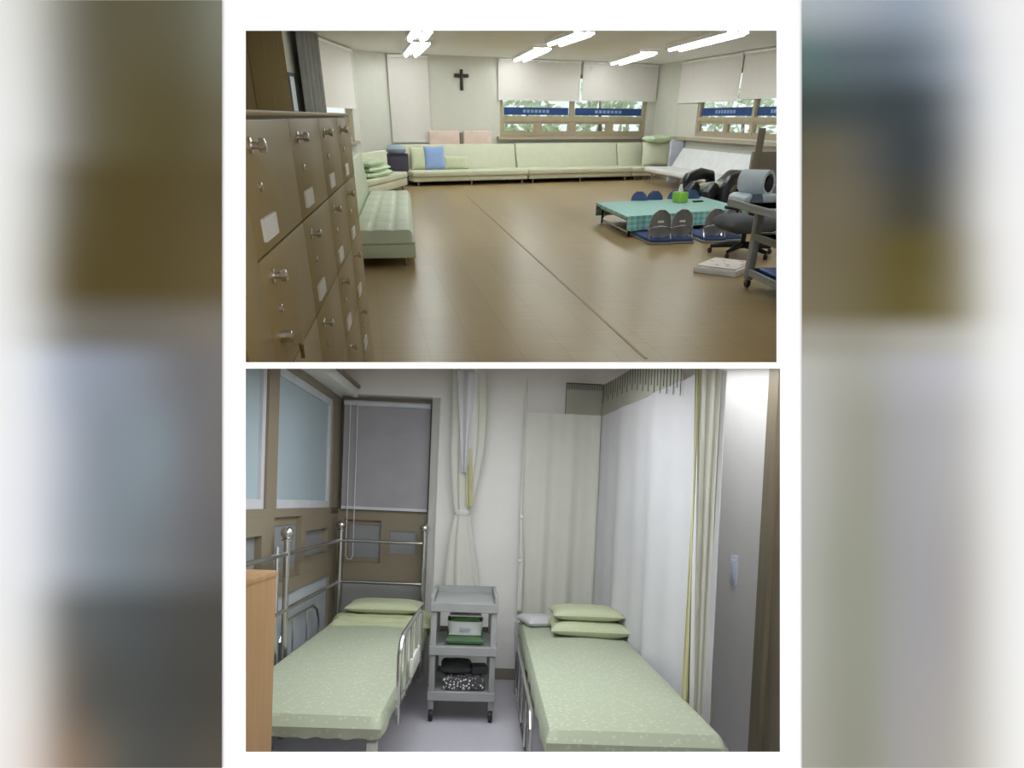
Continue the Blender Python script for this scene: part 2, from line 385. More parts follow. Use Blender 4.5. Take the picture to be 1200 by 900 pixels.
PR = soft_print('print_taupe_and_pale_grey', [
 (0.00, Lrow((170,170,160),(150,150,136),(146,148,132),(164,162,160),(168,164,162),(176,172,164),(222,220,214),(250,250,248))),
 (0.22, Lrow((178,178,172),(152,154,140),(150,152,134),(160,160,160),(164,162,166),(170,166,162),(226,224,220),(250,250,250))),
 (0.44, Lrow((190,190,186),(166,166,156),(154,154,138),(166,166,168),(172,172,176),(186,184,182),(232,232,230),(252,252,252))),
 (0.52, Lrow((190,190,184),(172,172,162),(166,166,156),(176,176,178),(184,184,192),(196,196,200),(238,238,238),(252,252,252))),
 (0.555, Lrow((166,164,154),(160,156,144),(156,154,140),(168,166,156),(176,174,166),(190,188,180),(236,236,232),(252,252,252))),
 (0.60, Lrow((124,116,92),(118,110,84),(110,102,72),(100,90,50),(108,98,58),(140,134,108),(228,226,220),(252,252,252))),
 (0.67, Lrow((118,110,88),(114,106,82),(108,98,72),(96,86,46),(98,88,52),(140,134,112),(232,230,226),(252,252,252))),
 (0.73, Lrow((114,106,86),(116,108,88),(104,98,82),(76,74,62),(70,70,62),(146,144,134),(238,238,236),(252,252,252))),
 (0.80, Lrow((102,96,76),(108,102,86),(92,92,88),(66,72,74),(62,68,72),(140,142,142),(236,236,236),(252,252,252))),
 (0.86, Lrow((70,80,76),(74,82,80),(70,78,80),(64,72,76),(72,80,86),(146,152,158),(236,238,240),(252,252,252))),
 (0.92, Lrow((96,120,118),(96,112,116),(98,108,116),(96,108,118),(120,132,144),(172,180,190),(240,240,242),(252,252,252))),
 (1.00, Lrow((182,190,196),(176,184,192),(168,176,188),(156,168,184),(164,176,190),(204,210,218),(246,246,246),(252,252,252))),
])
for nm, x0, x1, m, lab in (('border_print', 0, 260, PL, 'tall blurred olive, grey and charcoal margin print on the white page border, beside the lockers'),
                           ('border_print', 940, 1200, PR, 'tall blurred taupe and pale grey margin print on the white page border, beside the utility cart')):
    o = wall_piece(MB(), x0, x1, 0, 900, DW-.004, DW-.0005).build(nm, m, M=CAMM); tag(o, lab, 'wall print')

# ================================================================== UPPER ROOM: shell
ZC = 2.8
A = onz(1,451,62,ZC).to_2d(); Bc = onz(1,773,75,ZC).to_2d(); Cc = onz(1,800,72,ZC).to_2d(); Ec = onz(1,911,54,ZC).to_2d()
La = onz(1,360,38,ZC).to_2d(); Lb = onz(1,413,58,ZC).to_2d()
ub = (Bc-A).normalized(); nb = Vector((ub.y,-ub.x)); LB = (Bc-A).length; ANGB = math.atan2(ub.y, ub.x)
ur = (Ec-Cc).normalized(); nr = Vector((ur.y,-ur.x)); ANGR = math.atan2(ur.y, ur.x)
REND = Cc+ur*((2.2-Cc.y)/ur.y); RLEN = (REND-Cc).length
ul = (Lb-La).normalized(); LNEAR = La-ul*((La.y-2.2)/ul.y); LLEN = (Lb-LNEAR).length; ANGL = math.atan2(ul.y, ul.x)
MBW = TR((A.x,A.y,0), ANGB)              # back wall frame: x along the wall, -y into the room
MRW = TR((Cc.x,Cc.y,0), ANGR)            # right wall frame: x toward the viewer, -y into the room
MLW = TR((LNEAR.x,LNEAR.y,0), ANGL)      # left wall frame: x away from the viewer, -y into the room
def along(px, py, base, u, n, off=0.0):
    a = base+n*off; p = online(px, py, a, a+u); return (p.to_2d()-base).dot(u), p.z
def bw(px, py, off=0.0): return along(px, py, A, ub, nb, off)
def rw(px, py, off=0.0): return along(px, py, Cc, ur, nr, off)
def lw(px, py, off=0.0): return along(px, py, LNEAR, ul, Vector((ul.y,-ul.x)), off)
def holed_wall(name, L_, H_, holes, m, M, t=.18):
    mb = MB(); xs = sorted({0,L_}|{h[0] for h in holes}|{h[1] for h in holes})
    for x0, x1 in zip(xs, xs[1:]):
        hs = sorted([h for h in holes if h[0] <= x0+1e-6 and h[1] >= x1-1e-6], key=lambda h:h[2]); z = 0
        for h in hs:
            if h[2] > z: mb.box(x0,x1,0,t,z,h[2])
            z = h[3]
        if z < H_: mb.box(x0,x1,0,t,z,H_)
    return mb.build(name, m, M=M, struct=True)
RAMP0, RAMP1 = 426.0, 430.5              # the ramp slab between the two rooms is seen edge-on
FN = [onz(1,-900,RAMP0), onz(1,2600,RAMP0)]
fy = lambda x: FN[0].y+(FN[1].y-FN[0].y)*(x-FN[0].x)/(FN[1].x-FN[0].x)
fl = MB().prism([(-5,fy(-5)), (9.2,fy(9.2)), (9.2,24.5), (-5,24.5)], -.03, 0)
fl.build('floor', floor1, struct=True)
def rayd(px, py, d): return EYE + B1 @ (camdir(px,py)*d)
def on_floor_row(px, row, z): return onz(1,px,row,z)
rm = MB(); X0, X1 = -500, 1700
rm.hexa([rayd(X0,RAMP1,DW+.03), rayd(X1,RAMP1,DW+.03), onz(1,X1,RAMP1,-.03), onz(1,X0,RAMP1,-.03),
         rayd(X0,RAMP0,DW+.03), rayd(X1,RAMP0,DW+.03), onz(1,X1,RAMP0,-.0), onz(1,X0,RAMP0,-.0)])
rm.build('floor_ramp', floor1, struct=True)
MB().prism([(-6,1.2),(10,1.2),(10,25),(-6,25)], ZC, ZC+.1).build('ceiling', ceil1, struct=True)
# back wall with two windows
wl0, wl1 = bw(455,100,.0)[0]+.12, bw(502,100,.0)[0]-.03
W2 = (bw(586,140)[0], bw(757,140)[0], 1.05, 2.5)
bwall = holed_wall('wall_back', LB, ZC, [(wl0,wl1,1.02,2.5), W2], wall1, MBW)
W3 = (rw(816,140)[0], rw(816,140)[0]+5.6, 1.1, 2.5)
rwall = holed_wall('wall_right', RLEN, ZC, [W3], wall1, MRW)
l0 = lw(378,126)[0]; l1 = lw(413,126)[0]-.05
lwall = holed_wall('wall_left', LLEN, ZC, [(l0,l1,1.0,2.5)], wall1, MLW)
# the two chamfered corner piers
def pier(name, p, q, t=.3):
    d = (q-p).normalized(); n = Vector((-d.y,d.x))
    MB().prism([p, q, q+n*t, p+n*t], 0, ZC).build(name, wall1, struct=True)
pier('wall_pier_left', Lb, A); pier('wall_pier_right', Bc, Cc)
# floor seam strip
sA, sB = onz(1,585,264), onz(1,728,394); sd = (sB-sA).to_2d().normalized(); sn = Vector((-sd.y,sd.x))*.012
q = sA.to_2d()-sd*5.0; p = sB.to_2d()+sd*.6
MB().prism([p-sn,p+sn,q+sn,q-sn], 0, .003).build('trim_1', mat('floor_seam', rgb(150,128,92), rough=.5), struct=True)

def window(name, M, x0, x1, z0, z1, mull, trans, sash, blue=True):
    fr = MB(); t0, t1 = .03, .13; w = .09
    fr.box(x0,x0+w,t0,t1,z0,z1); fr.box(x1-w,x1,t0,t1,z0,z1); fr.box(x0+w,x1-w,t0,t1,z0,z0+w*.8); fr.box(x0+w,x1-w,t0,t1,z1-w,z1)
    root = fr.build(name, winframe, M=M, struct=True)
    cols = [x0+w]+[c for m in mull for c in (m-.06,m+.06)]+[x1-w]
    for i in range(0,len(cols),2):
        a, b = cols[i], cols[i+1]
        if i+2 < len(cols): Bx(b,cols[i+2],t0,t1,z0+w*.8,z1-w).build('mullion', winframe, root)
        if trans:
            Bx(a,b,t0,t1,trans[0],trans[1]).build('transom', winframe, root)
            Bx(a,b,.075,.083,trans[1],z1-w).build('pane', glass_m, root)
            if blue:
                zt = trans[1]+.03
                bb = Bx(a+.05,b-.05,.068,.073,zt,zt+.17).build('blue_film', bandblue, root)
                mb = MB(); n = 7; c = (a+b)/2; ww = (b-a)*.2
                for k in range(n):
                    xx = c-ww+2*ww*k/n; mb.box(xx, xx+2*ww/n*.7, .0655,.0675, zt+.05, zt+.12)
                mb.build('film_lettering', bandpale, bb)
            s = a+(b-a)*sash
            Bx(s-.07,s+.07,.04,.12,z0+w*.8,trans[0]).build('sash_stile', winframe, root)
            for (p_, q_) in ((a,s-.07),(s+.07,b)):
                mb = MB(); k = .05
                mb.box(p_,p_+k,.05,.11,z0+w*.8,trans[0]); mb.box(q_-k,q_,.05,.11,z0+w*.8,trans[0]); mb.box(p_+k,q_-k,.05,.11,z0+w*.8,z0+w*.8+k); mb.box(p_+k,q_-k,.05,.11,trans[0]-k,trans[0])
                sf = mb.build('sash_frame', winframe, root)
                Bx(p_+k,q_-k,.075,.083,z0+w*.8+k,trans[0]-k).build('sash_pane', glass_m, sf)
        else:
            Bx(a,b,.075,.083,z0+w*.8,z1-w).build('pane', glass_m, root)
    return root
tz = (bw(671,142)[1]-.02, bw(671,136.5)[1])
window('window_1', MBW, wl0, wl1, 1.02, 2.5, [], None, .5)
window('window_2', MBW, *W2, [bw(671,140)[0]], tz, .52)
window('window_3', MRW, *W3, [rw(880,140)[0], rw(880,140)[0]+2.2], (1.44,1.53), .55)
window('window_4', MLW, l0, l1, 1.0, 2.5, [], None, .5)
Bx(W2[0]-.1,LB,-.16,.03,.98,1.05).build('trim_2', sill_m, M=MBW, struct=True)
Bx(.1,W3[1]+.2,-.16,.03,1.0,1.07).build('trim_3', sill_m, M=MRW, struct=True)
Bx(l0-.1,l1+.1,-.1,.03,.94,1.0).build('trim_4', sill_m, M=MLW, struct=True)
def blind(M, x0, x1, z0, z1, label):
    r = thing('roller_blind', label, 'blind', M @ TR((x0,-.05,z1)), 'roller blinds of the upper room')
    w = x1-x0; MB().slab(lambda u,v:(u*w, .008*math.sin(u*9+v*2), -.05-v*(z1-z0-.05)), 10, 6, (0,-.006,0)).build('fabric', blind_m, r, smooth=True)
    MB().cyl((0,0,-.03),(w,0,-.03),.035,10).build('roller', fixture_m, r, smooth=True)
    Bx(0,w,-.014,.008,-(z1-z0)-.02,-(z1-z0)+.015).build('bottom_bar', fixture_m, r)
    MB().tube([(w-.03,-.05,-.05),(w-.03,-.05,-(z1-z0)*.9)], .006, 5).build('pull_cord', fixture_m, r)
zb = bw(630,117,.05)[1]
blind(MBW, bw(455,90,.05)[0], bw(502,90,.05)[0], .95, ZC-.02, 'full-length cream roller blind on the back wall beside the crucifix')
blind(MBW, bw(584,90,.05)[0], bw(681,90,.05)[0]-.03, zb, ZC-.01, 'half-drawn cream roller blind on the back wall window, next to the crucifix wall')
blind(MBW, bw(682,90,.05)[0]+.03, LB-.05, zb+.02, ZC-.01, 'half-drawn cream roller blind on the back wall window, next to the corner pier')
blind(MRW, .1, rw(869,90,.05)[0]-.03, 1.87, ZC-.01, 'half-drawn cream roller blind above the white futon, next to the corner pier')
blind(MRW, rw(869,90,.05)[0]+.03, rw(869,90,.05)[0]+3.6, 1.9, ZC-.01, 'half-drawn cream roller blind above the taupe panel')
blind(MLW, lw(376,90,.05)[0], lw(413,90,.05)[0], 1.66, ZC-.02, 'cream roller blind above the daybed, beside the grey curtain')

# ceiling lamps
def lamp(p0, p1, label, w=.42):
    c = (Vector(p0)+Vector(p1))/2; d = Vector(p1)-Vector(p0); L_ = d.length; a = math.atan2(d.y,d.x)
    r = thing('ceiling_lamp', label, 'ceiling lamp', TR((c.x,c.y,ZC), a), 'fluorescent ceiling lamps')
    tr = MB(); tr.box(-L_/2,L_/2,-w/2,w/2,-.035,0); tr.box(-L_/2,L_/2,-w/2,-w/2+.02,-.07,-.035); tr.box(-L_/2,L_/2,w/2-.02,w/2,-.07,-.035); tr.box(-L_/2,L_/2,-.012,.012,-.06,-.035)
    tr.build('tray', fixture_m, r)
    for s in (-1,1): MB().cyl((-L_/2+.04,s*w*.27,-.066),(L_/2-.04,s*w*.27,-.066),.04,10).build('tube', tube_m, r, smooth=True)
def cpt(px,py): p = onz(1,px,py,ZC); return (p.x,p.y)
lamp(cpt(481,61),cpt(493,47),'fluorescent ceiling lamp in front of the full-length blind')
lamp(cpt(487,42),cpt(494,32),'fluorescent ceiling lamp over the lockers, in line with the full-length blind')
lamp(cpt(609,67),cpt(636,53.5),'fluorescent ceiling lamp before the half-drawn blind next to the crucifix wall')
lamp(cpt(650,47),cpt(685,34),'fluorescent ceiling lamp in the middle row, on the doorway side')
lamp(cpt(722,71),cpt(761,58.5),'fluorescent ceiling lamp in the row on the futon side, by the back window')
lamp(cpt(791,53.5),cpt(866,33),'fluorescent ceiling lamp in the row on the futon side, over the low table')

# unseen lamps added in the same rows to brighten the near part of the room
lamp((-1.5,12.6),(-1.3,9.8),'added unseen fluorescent lamp directly over the mint daybed')
lamp((1.5,11.6),(1.9,8.6),'added unseen fluorescent lamp over the open floor beside the low table')
lamp((4.1,11.4),(4.5,8.4),'added unseen fluorescent lamp over the taupe panel')
lamp((.6,6.9),(.9,4.2),'added unseen fluorescent lamp over the floor between lockers and cart')
# ================================================================== UPPER ROOM: lockers
def p2(px, D): p = ony(1,px,137,D); return Vector((p.x,p.y))
V_ = 490.0; k_ = 4.5*(V_-404)
f0 = p2(288, k_/(V_-288)); f1 = p2(404, k_/(V_-404)); uf = (f1-f0).normalized()
P0 = f0 - uf*.47; ANGK = math.atan2(uf.y, uf.x)
MK = TR((P0.x,P0.y,0), ANGK)
def lk(px,py): p = online(px,py,f0,f1); return (p.to_2d()-P0).dot(uf), p.z
inv = MK.inverted()
cn = (B1 @ camdir(0,425.6)).cross(B1 @ camdir(1200,425.6)).normalized()
if cn.z > 0: cn = -cn
CLIP = (inv @ EYE, (inv.to_3x3() @ cn).normalized())
fwd = B1 @ Vector((0,0,-1)); CLIPW = (inv @ (EYE+fwd*(DW+.035)), (inv.to_3x3() @ -fwd).normalized())
def below(x, z): return (Vector((x,0,z))-CLIP[0]).dot(CLIP[1]) > 0
cx = [lk(330,134)[0], lk(367,134)[0], lk(389.5,134)[0], lk(404.5,134)[0]]
w0 = cx[1]-cx[0]; cols = [(cx[0]-w0,cx[0]),(cx[0],cx[1]),(cx[1],cx[2]),(cx[2],cx[3])]
LT = 1.512
lock = thing('metal_locker', 'olive metal locker cabinet with rows of small doors, name plates and chrome knobs', 'locker', MK)
Bx(0,cx[3],.002,.5,0,LT-.014).build('body', locker_m, lock, clip=(CLIP,CLIPW))
Bx(-.0,cx[3]+.005,-.02,.5,LT-.014,LT).build('top_panel', locker_m, lock, bevel=.004, clip=(CLIPW,))
Bx(cols[0][0]-.004,cols[0][0]-.25,-.018,.0,.0,LT-.018).build('end_filler', locker_m, lock, clip=(CLIP,CLIPW), bevel=.002)
rows = [LT-.018, 1.2, .89, .58, .27]
key_door = None
for ci, (a, b) in enumerate(cols):
    for ri in range(5):
        zt = rows[ri]; zb_ = rows[ri+1] if ri < 4 else .03
        if below(b, zt): continue
        d = Bx(a+.004,b-.004,-.018,0,zb_+.0025,zt-.0025).build('door', locker_m, lock, bevel=.003, clip=(CLIP,CLIPW))
        kx = a+.17*(b-a)*(1.0)
        def part(nm, mb, m):
            return mb.build(nm, m, d, smooth=True)
        zk = zt-.055
        if not below(kx, zk-.02):
            mb = MB(); Mk = Matrix.Translation((kx,-.018,zk)) @ Matrix.Rotation(PI/2,4,'X')
            mb.lathe([(.018,0),(.018,.005),(.008,.007),(.008,.02),(.015,.023),(.015,.036),(.01,.039)],14).xf(Mk); part('knob', mb, chrome)
        zq = zt-.145
        if not below(kx, zq-.02):
            mb = MB(); mb.lathe([(.011,0),(.011,.006),(.008,.008)],12).xf(Matrix.Translation((kx+.03,-.018,zq)) @ Matrix.Rotation(PI/2,4,'X')); part('keyhole', mb, chrome)
        zp = zb_+.055
        if not below(a+.1, zp-.04):
            part('name_plate', Bx(a+.1,a+.27,-.026,-.018,zp-.026,zp+.026), plate_m)
        if ci == 0 and ri == 1:
            q = lk(322,400); mb = MB()
            mb.lathe([(.016,0),(.016,.03),(.01,.034)],12).xf(Matrix.Translation((q[0],-.018,q[1]+.012)) @ Matrix.Rotation(PI/2,4,'X'))
            mb.box(q[0]-.003,q[0]+.003,-.075,-.05,q[1]-.01,q[1]+.018); part('lock', mb, chrome)
            mb = MB(); mb.box(q[0]+.004,q[0]+.018,-.07,-.062,q[1]-.05,q[1]+.005); mb.sphere((q[0]+.011,-.066,q[1]-.015),(.018,.006,.018)); part('key_fob', mb, dark_wood)
# tall dark cabinet behind the lockers, against the left wall
fx = .55
cab = thing('tall_cabinet', 'tall dark olive-brown wooden cabinet standing behind the lockers', 'cabinet', MLW)
c1 = lw(335,70,fx)[0]; c0 = c1-4.6
Bx(c0,c1,-fx+.03,-.01,.0,ZC-.12).build('carcass', dark_wood, cab)
for i in range(3):
    a = c0+i*(c1-c0)/3; b = a+(c1-c0)/3
    d = Bx(a+.01,b-.01,-fx,-fx+.03,.06,ZC-.13).build('door', dark_wood, cab, bevel=.004)
    Bx(b-.12,b-.09,-fx-.03,-fx,1.0,1.2).build('handle', chrome, d)
# framed picture and grey curtain on the left wall
pa, pb = lw(339,100,.03), lw(350,120,.03)
pic = thing('picture_frame', 'dark blue-grey framed white picture on the wall by the grey curtain', 'picture', MLW @ TR((pa[0],-.005,1.5)))
wv = pb[0]-pa[0]; mb = MB(); mb.box(0,.05,-.04,0,0,.62); mb.box(wv-.05,wv,-.04,0,0,.62); mb.box(.05,wv-.05,-.04,0,0,.05); mb.box(.05,wv-.05,-.04,0,.57,.62)
mb.build('frame', mat('frame_slate', rgb(70,78,92), rough=.5), pic); Bx(.05,wv-.05,-.02,0,.05,.57).build('print', paper, pic)
ca = lw(350,80,.12)[0]; cb = lw(377,100,.12)[0]
def curt(u, v): return (ca+u*(cb-ca), -.14-.05*math.sin(u*30), ZC-.02-v*1.9)
tag(MB().slab(curt,40,2,(0,-.008,0)).build('window_curtain', curtain_g, M=MLW, smooth=True), 'grey pleated curtain beside the cream blind above the daybed', 'curtain')

# crucifix
s0, z0 = bw(541,94,.03)
cr = thing('crucifix', 'dark bronze crucifix on the back wall between the blinds', 'crucifix', MBW @ TR((s0,-.005,z0)))
mb = MB(); mb.box(-.038,.038,-.04,0,-.22,.23); mb.box(-.19,-.038,-.04,0,.06,.135); mb.box(.038,.19,-.04,0,.06,.135)
mb.build('cross', cross_m, cr, bevel=.006)
mb = MB(); mb.sphere((0,-.055,.145),(.025,.022,.032)); mb.tube([(0,-.05,.115),(0,-.055,.06),(0,-.055,0),(.005,-.06,-.06),(0,-.05,-.14)],[.02,.034,.027,.024,.012],8)
for s in (-1,1): mb.tube([(s*.02,-.055,.1),(s*.1,-.05,.115),(s*.17,-.046,.13)],[.015,.011,.008],6)
mb.build('corpus', mat('dark_figure', rgb(84,76,64), rough=.4, metal=.4), cr, smooth=True)

# ------------------------------------------------------------------ sofas
def legs(r, pts, h=.1, m=None):
    for x, y in pts: MB().lathe([(.022,0),(.026,h)],10,(x,y,0)).build('leg', m or metal_leg, r, smooth=True)
def sofa(M, w, dep, hs, hb, label, nback, mat_, backs=None, tb=.28, group=None, deep_h=.1):
    r = thing('sofa', label, 'sofa', M, group)
    Bx(.01,w-.01,-dep+.05,-.02,deep_h,hs-.13).build('base', mat_, r, bevel=.02)
    Bx(0,w,-dep,-tb*.6,hs-.13,hs).build('seat', mat_, r, bevel=.035, seg=3)
    bs = backs or [(i*w/nback,(i+1)*w/nback) for i in range(nback)]
    for a, b in bs:
        p = [(a+.006,-tb,hs-.02),(b-.006,-tb,hs-.02),(b-.006,-.06,hs-.02),(a+.006,-.06,hs-.02),(a+.006,-tb*.62,hb),(b-.006,-tb*.62,hb),(b-.006,-.02,hb),(a+.006,-.02,hb)]
        bk = MB().hexa(p).build('backrest', mat_, r, bevel=.03, seg=3)
    legs(r, [(.15,-dep+.12),(w/2,-dep+.12),(w-.15,-dep+.12),(.15,-.15),(w-.15,-.15)], deep_h+.005)
    return r
DEP = 1.25
g_s = 'pale green sofas along the back wall'
sA0 = bw(485,215,DEP)[0]; sB0 = bw(620.5,212,DEP)[0]; sC0 = bw(741,208,DEP)[0]
hs, hb = .335, .885
sofa(MBW @ TR((sA0,-.02,0)), sB0-sA0-.02, DEP-.02, hs, hb, 'long pale green leather sofa under the crucifix, holding the loose cushions', 1, green_lea, group=g_s, tb=.42)
sofa(MBW @ TR((sB0,-.02,0)), sC0-sB0-.02, DEP-.02, hs, hb+.01, 'long pale green leather sofa under the wide back window', 1, green_lea, group=g_s, tb=.42)
sofa(MBW @ TR((sC0,-.02,0)), bw(771,205,DEP)[0]-sC0, DEP-.02, hs-.01, hb+.01, 'short pale green leather sofa section at the corner pier', 1, green_lea, group=g_s, tb=.42)
# cushions on the sofas
def cushion(name, M, w, h, t, m, label, tilt=1.25, group=None, cat='cushion', wr=0.0):
    o = MB().pillow((0,0,0), w, h, t, wr=wr).build(name, m, M=M @ Matrix.Rotation(tilt,4,'X'), smooth=True)
    return tag(o, label, cat, group)
def seat_cush(px0, px1, py0, py1, m, label, off=.62, t=.16):
    a = bw(px0,py1,off); b = bw(px1,py0,off); w = b[0]-a[0]; h = b[1]-a[1]
    cushion('cushion', MBW @ TR(((a[0]+b[0])/2,-off+.05,hs+h/2*.985+.005)), w, h*1.03, t, m, label, tilt=PI/2-.14)
seat_cush(482,498.5,171.5,198,cush_green,'square pale green cushion at the sofa end, beside the blue cushion')
seat_cush(498.5,521,171,198,blue_cloth,'light blue cushion leaning on the pale green sofa', off=.66)
seat_cush(521,550,182,197.5,cush_green,'low oblong green cushion next to the light blue cushion', off=.68)
for i,(a,b,l) in enumerate(((503,538,'dusty pink cushion on the sofa back, next to the full-length blind'),(543,575.5,'dusty pink cushion on the sofa back, next to the wide window'))):
    a_ = bw(a,169,.12); b_ = bw(b,153,.12)
    mb = Bx(0,b_[0]-a_[0],-.1,0,hb-.03,b_[1])
    tag(mb.build('pink_cushion', pink_cloth, M=MBW @ TR((a_[0],-.07,0)), bevel=.03, seg=3), l, 'cushion', 'pink cushions above the sofa')
sx, sz = bw(540.5,163,.1)
tag(Bx(-.05,.05,-.05,.05,hb,hb+.26).build('small_box', brown_board, M=MBW @ TR((sx,-.1,0)), bevel=.02), 'small brown box between the two pink cushions', 'box')
# corner: big leaning cushion and folded blanket
a = bw(757,200,.75); b = bw(788,172,.75)
cushion('cushion', MBW @ TR(((a[0]+b[0])/2-.2,-.84,hs+.29),-.25), (b[0]-a[0]), .62, .2, green_lea, 'large pale green cushion propped in the sofa corner by the white futon', tilt=PI/2-.2)
a = bw(758,166,.6); b = bw(784,158,.6)
tag(MB().pillow((0,0,0), b[0]-a[0], .55, .16, wr=.2, ex=6).build('folded_blanket', mint_cloth, M=MBW @ TR(((a[0]+b[0])/2-.14,-.8,hs+.66),.1), smooth=True), 'folded pale green blanket lying on top of the corner cushion', 'blanket')
# dark plum box and grey-blue basin beside the back sofa
pq = onz(1,468,213); 
bx0 = bw(456.5,200,.75)[0]; bx1 = bw(479.5,200,.75)[0]
tb_ = thing('side_box', 'dark plum side cabinet between the corner sofa and the back sofa', 'cabinet', MBW @ TR((bx0,-.35,0)))
Bx(.0,bx1-bx0,-.4,0,.02,.68).build('body', purple_d, tb_, bevel=.01); Bx(.03,bx1-bx0-.03,-.415,-.4,.06,.64).build('door', purple_d, tb_, bevel=.005)
Bx(.0,bx1-bx0,-.42,.0,.68,.7).build('top', purple_d, tb_)
tag(MB().lathe([(.19,0),(.24,.04),(.255,.1),(.2,.17),(.08,.2)],18).build('basin', grey_blue, M=MBW @ TR(((bx0+bx1)/2,-.55,.70)), smooth=True), 'grey-blue covered basin on the dark plum cabinet', 'basin')

# left bench with tufted mint seat, and the corner sofa behind it
bR0 = onz(1,488.5,313); bR1 = onz(1,481,222,.4)
ubn = (Vector((bR1.x,bR1.y))-Vector((bR0.x,bR0.y))).normalized(); BL = (Vector((bR1.x,bR1.y))-Vector((bR0.x,bR0.y))).length
ANGN = math.atan2(ubn.y, ubn.x); MN = TR((bR0.x,bR0.y,0), ANGN)      # x away from viewer, +y to the left (wall side)
bn = thing('daybed', 'long mint leather daybed with tufted seat in front of the lockers', 'sofa', MN)
WB = .74
Bx(.0,BL,.0,WB+.22,.1,.25).build('base', green_bench, bn, bevel=.015)
def tuft(u, v):
    x = u*BL; y = .0+v*WB; e = min(1, min(u,1-u)*BL/.06)**.5*min(1, min(v,1-v)*WB/.05)**.5
    q = abs(math.sin(x*PI/(BL/6)))**.35*abs(math.sin(y*PI/(WB/3)))**.35
    return (x, y, .27+.13*e*(.88+.12*q))
mb = MB(); mb.grid(tuft,72,24); mb.box(.0,BL,.0,WB,.255,.27); mb.build('seat', green_bench, bn, smooth=True)
MB().hexa([(0,WB-.04,.26),(BL,WB-.04,.26),(BL,WB+.2,.26),(0,WB+.2,.26),(0,WB+.06,.98),(BL,WB+.06,.98),(BL,WB+.24,.98),(0,WB+.24,.98)]).build('backrest', green_bench, bn, bevel=.03, seg=3)
legs(bn, [(.12,.12),(BL/2,.12),(BL-.12,.12),(.12,WB),(BL-.12,WB)], .105)
# corner sofa against the left wall
g0 = Vector((-2.98,15.1)); g1 = Vector((-2.50,18.0)); ug = (g1-g0).normalized(); GL = (g1-g0).length; MG = TR((g0.x,g0.y,0), math.atan2(ug.y,ug.x))
cs = thing('corner_sofa', 'pale green sofa in the corner behind the daybed, carrying the stacked bedding', 'sofa', MG)
Bx(0,GL,0,.55,.1,.25).build('base', green_lea, cs, bevel=.015); Bx(0,GL,-.02,.5,.25,.38).build('seat', green_lea, cs, bevel=.035, seg=3)
Bx(0,GL,.46,.62,.3,.82).build('backrest', green_lea, cs, bevel=.03, seg=3)
legs(cs, [(.15,.08),(GL-.15,.08),(.15,.5),(GL-.15,.5)], .105)
for i,(x,w,d,h,z,m,l,wr) in enumerate(((1.1,1.5,.5,.11,.385,mint_cloth,'folded pale green quilt at the bottom of the bedding stack',.25),
        (1.15,1.35,.46,.10,.485,mint_cloth,'folded pale green quilt in the middle of the bedding stack',.25),
        (1.0,1.15,.42,.13,.585,mint_cloth,'pale green pillow on top of the bedding stack',.05))):
    tag(MB().pillow((0,0,h/2), w, d, h, wr=wr, ex=6).build('folded_quilt' if i<2 else 'bed_pillow', m, M=MG @ TR((x,.24,z),.06*(i-1)), smooth=True), l, 'quilt' if i<2 else 'pillow')
# ------------------------------------------------------------------ white futon along the right wall
fa = rw(772,205,1.35)[0]; fb = fa+4.6
MF = MRW @ TR((1.3,-.12,0))
ft = thing('futon_sofa', 'white leather futon sofa with reclined back along the window wall', 'sofa', MF)
FW = 4.5; FD = 1.2
Bx(0,FW,-FD,-.3,.27,.4).build('seat', white_lea, ft, bevel=.04, seg=3)
MB().hexa([(.0,-.46,.36),(FW,-.46,.36),(FW,-.3,.34),(.0,-.3,.34),(.0,-.16,.83),(FW,-.16,.83),(FW,-.03,.79),(.0,-.03,.79)]).build('backrest', white_lea, ft, bevel=.03, seg=3)
MB().tube([(.05,-FD+.1,.26),(FW-.05,-FD+.1,.26)],.018,6).tube([(.05,-.3,.26),(FW-.05,-.3,.26)],.018,6).build('rail', metal_leg, ft)
for x in (.3,FW-.3):
    for y in (-FD+.12,-.3): MB().tube([(x-.14,y,0.012),(x-.1,y,.012),(x,y,.26),(x+.1,y,.012),(x+.14,y,.012)],.012,6).build('leg', metal_leg, ft)
# white side panel / dividing arm between corner sofa and futon
tag(Bx(.0,.1,-.4,-.02,0,.98).build('white_side_board', mat('pale_lilac_board', rgb(206,208,224), rough=.6), M=MRW @ TR((.7,-.0,0)), bevel=.01), 'pale lilac board standing upright between corner sofa and futon', 'board')

# ------------------------------------------------------------------ low folding table with gingham cloth
TH = .30
T0 = onz(1,699,237,TH); T1 = onz(1,841,229,TH); T2 = onz(1,735,253,TH)
tx = (T1-T0).to_2d().normalized(); ANGT = math.atan2(tx.y,tx.x)
ty = (T2-T0).to_2d(); TD = abs(-tx.y*ty.x+tx.x*ty.y); TW = onz(1,870,243,TH).to_2d(); TW = (TW-T2.to_2d()).dot(tx)
org = T2.to_2d(); ey = (T0-T2).to_2d(); TDD = -tx.y*ey.x+tx.x*ey.y; SK = tx.dot(ey)/TDD     # x along the table, y along its short side, which leans
MT = TR((org.x,org.y,0), ANGT); SHR = Matrix(((1,SK,0,0),(0,1,0,0),(0,0,1,TH-.40),(0,0,0,1)))
tbl = thing('low_table', 'low folding floor table with thin metal legs under the teal cloth', 'table', MT)
Bx(0.02,TW-.02,.02,TDD-.02,.345,.385).xf(SHR).build('tabletop', dark_wood, tbl, bevel=.006)
Bx(.06,TW-.06,.06,TDD-.06,.31,.345).xf(SHR).build('apron', metal_leg, tbl)
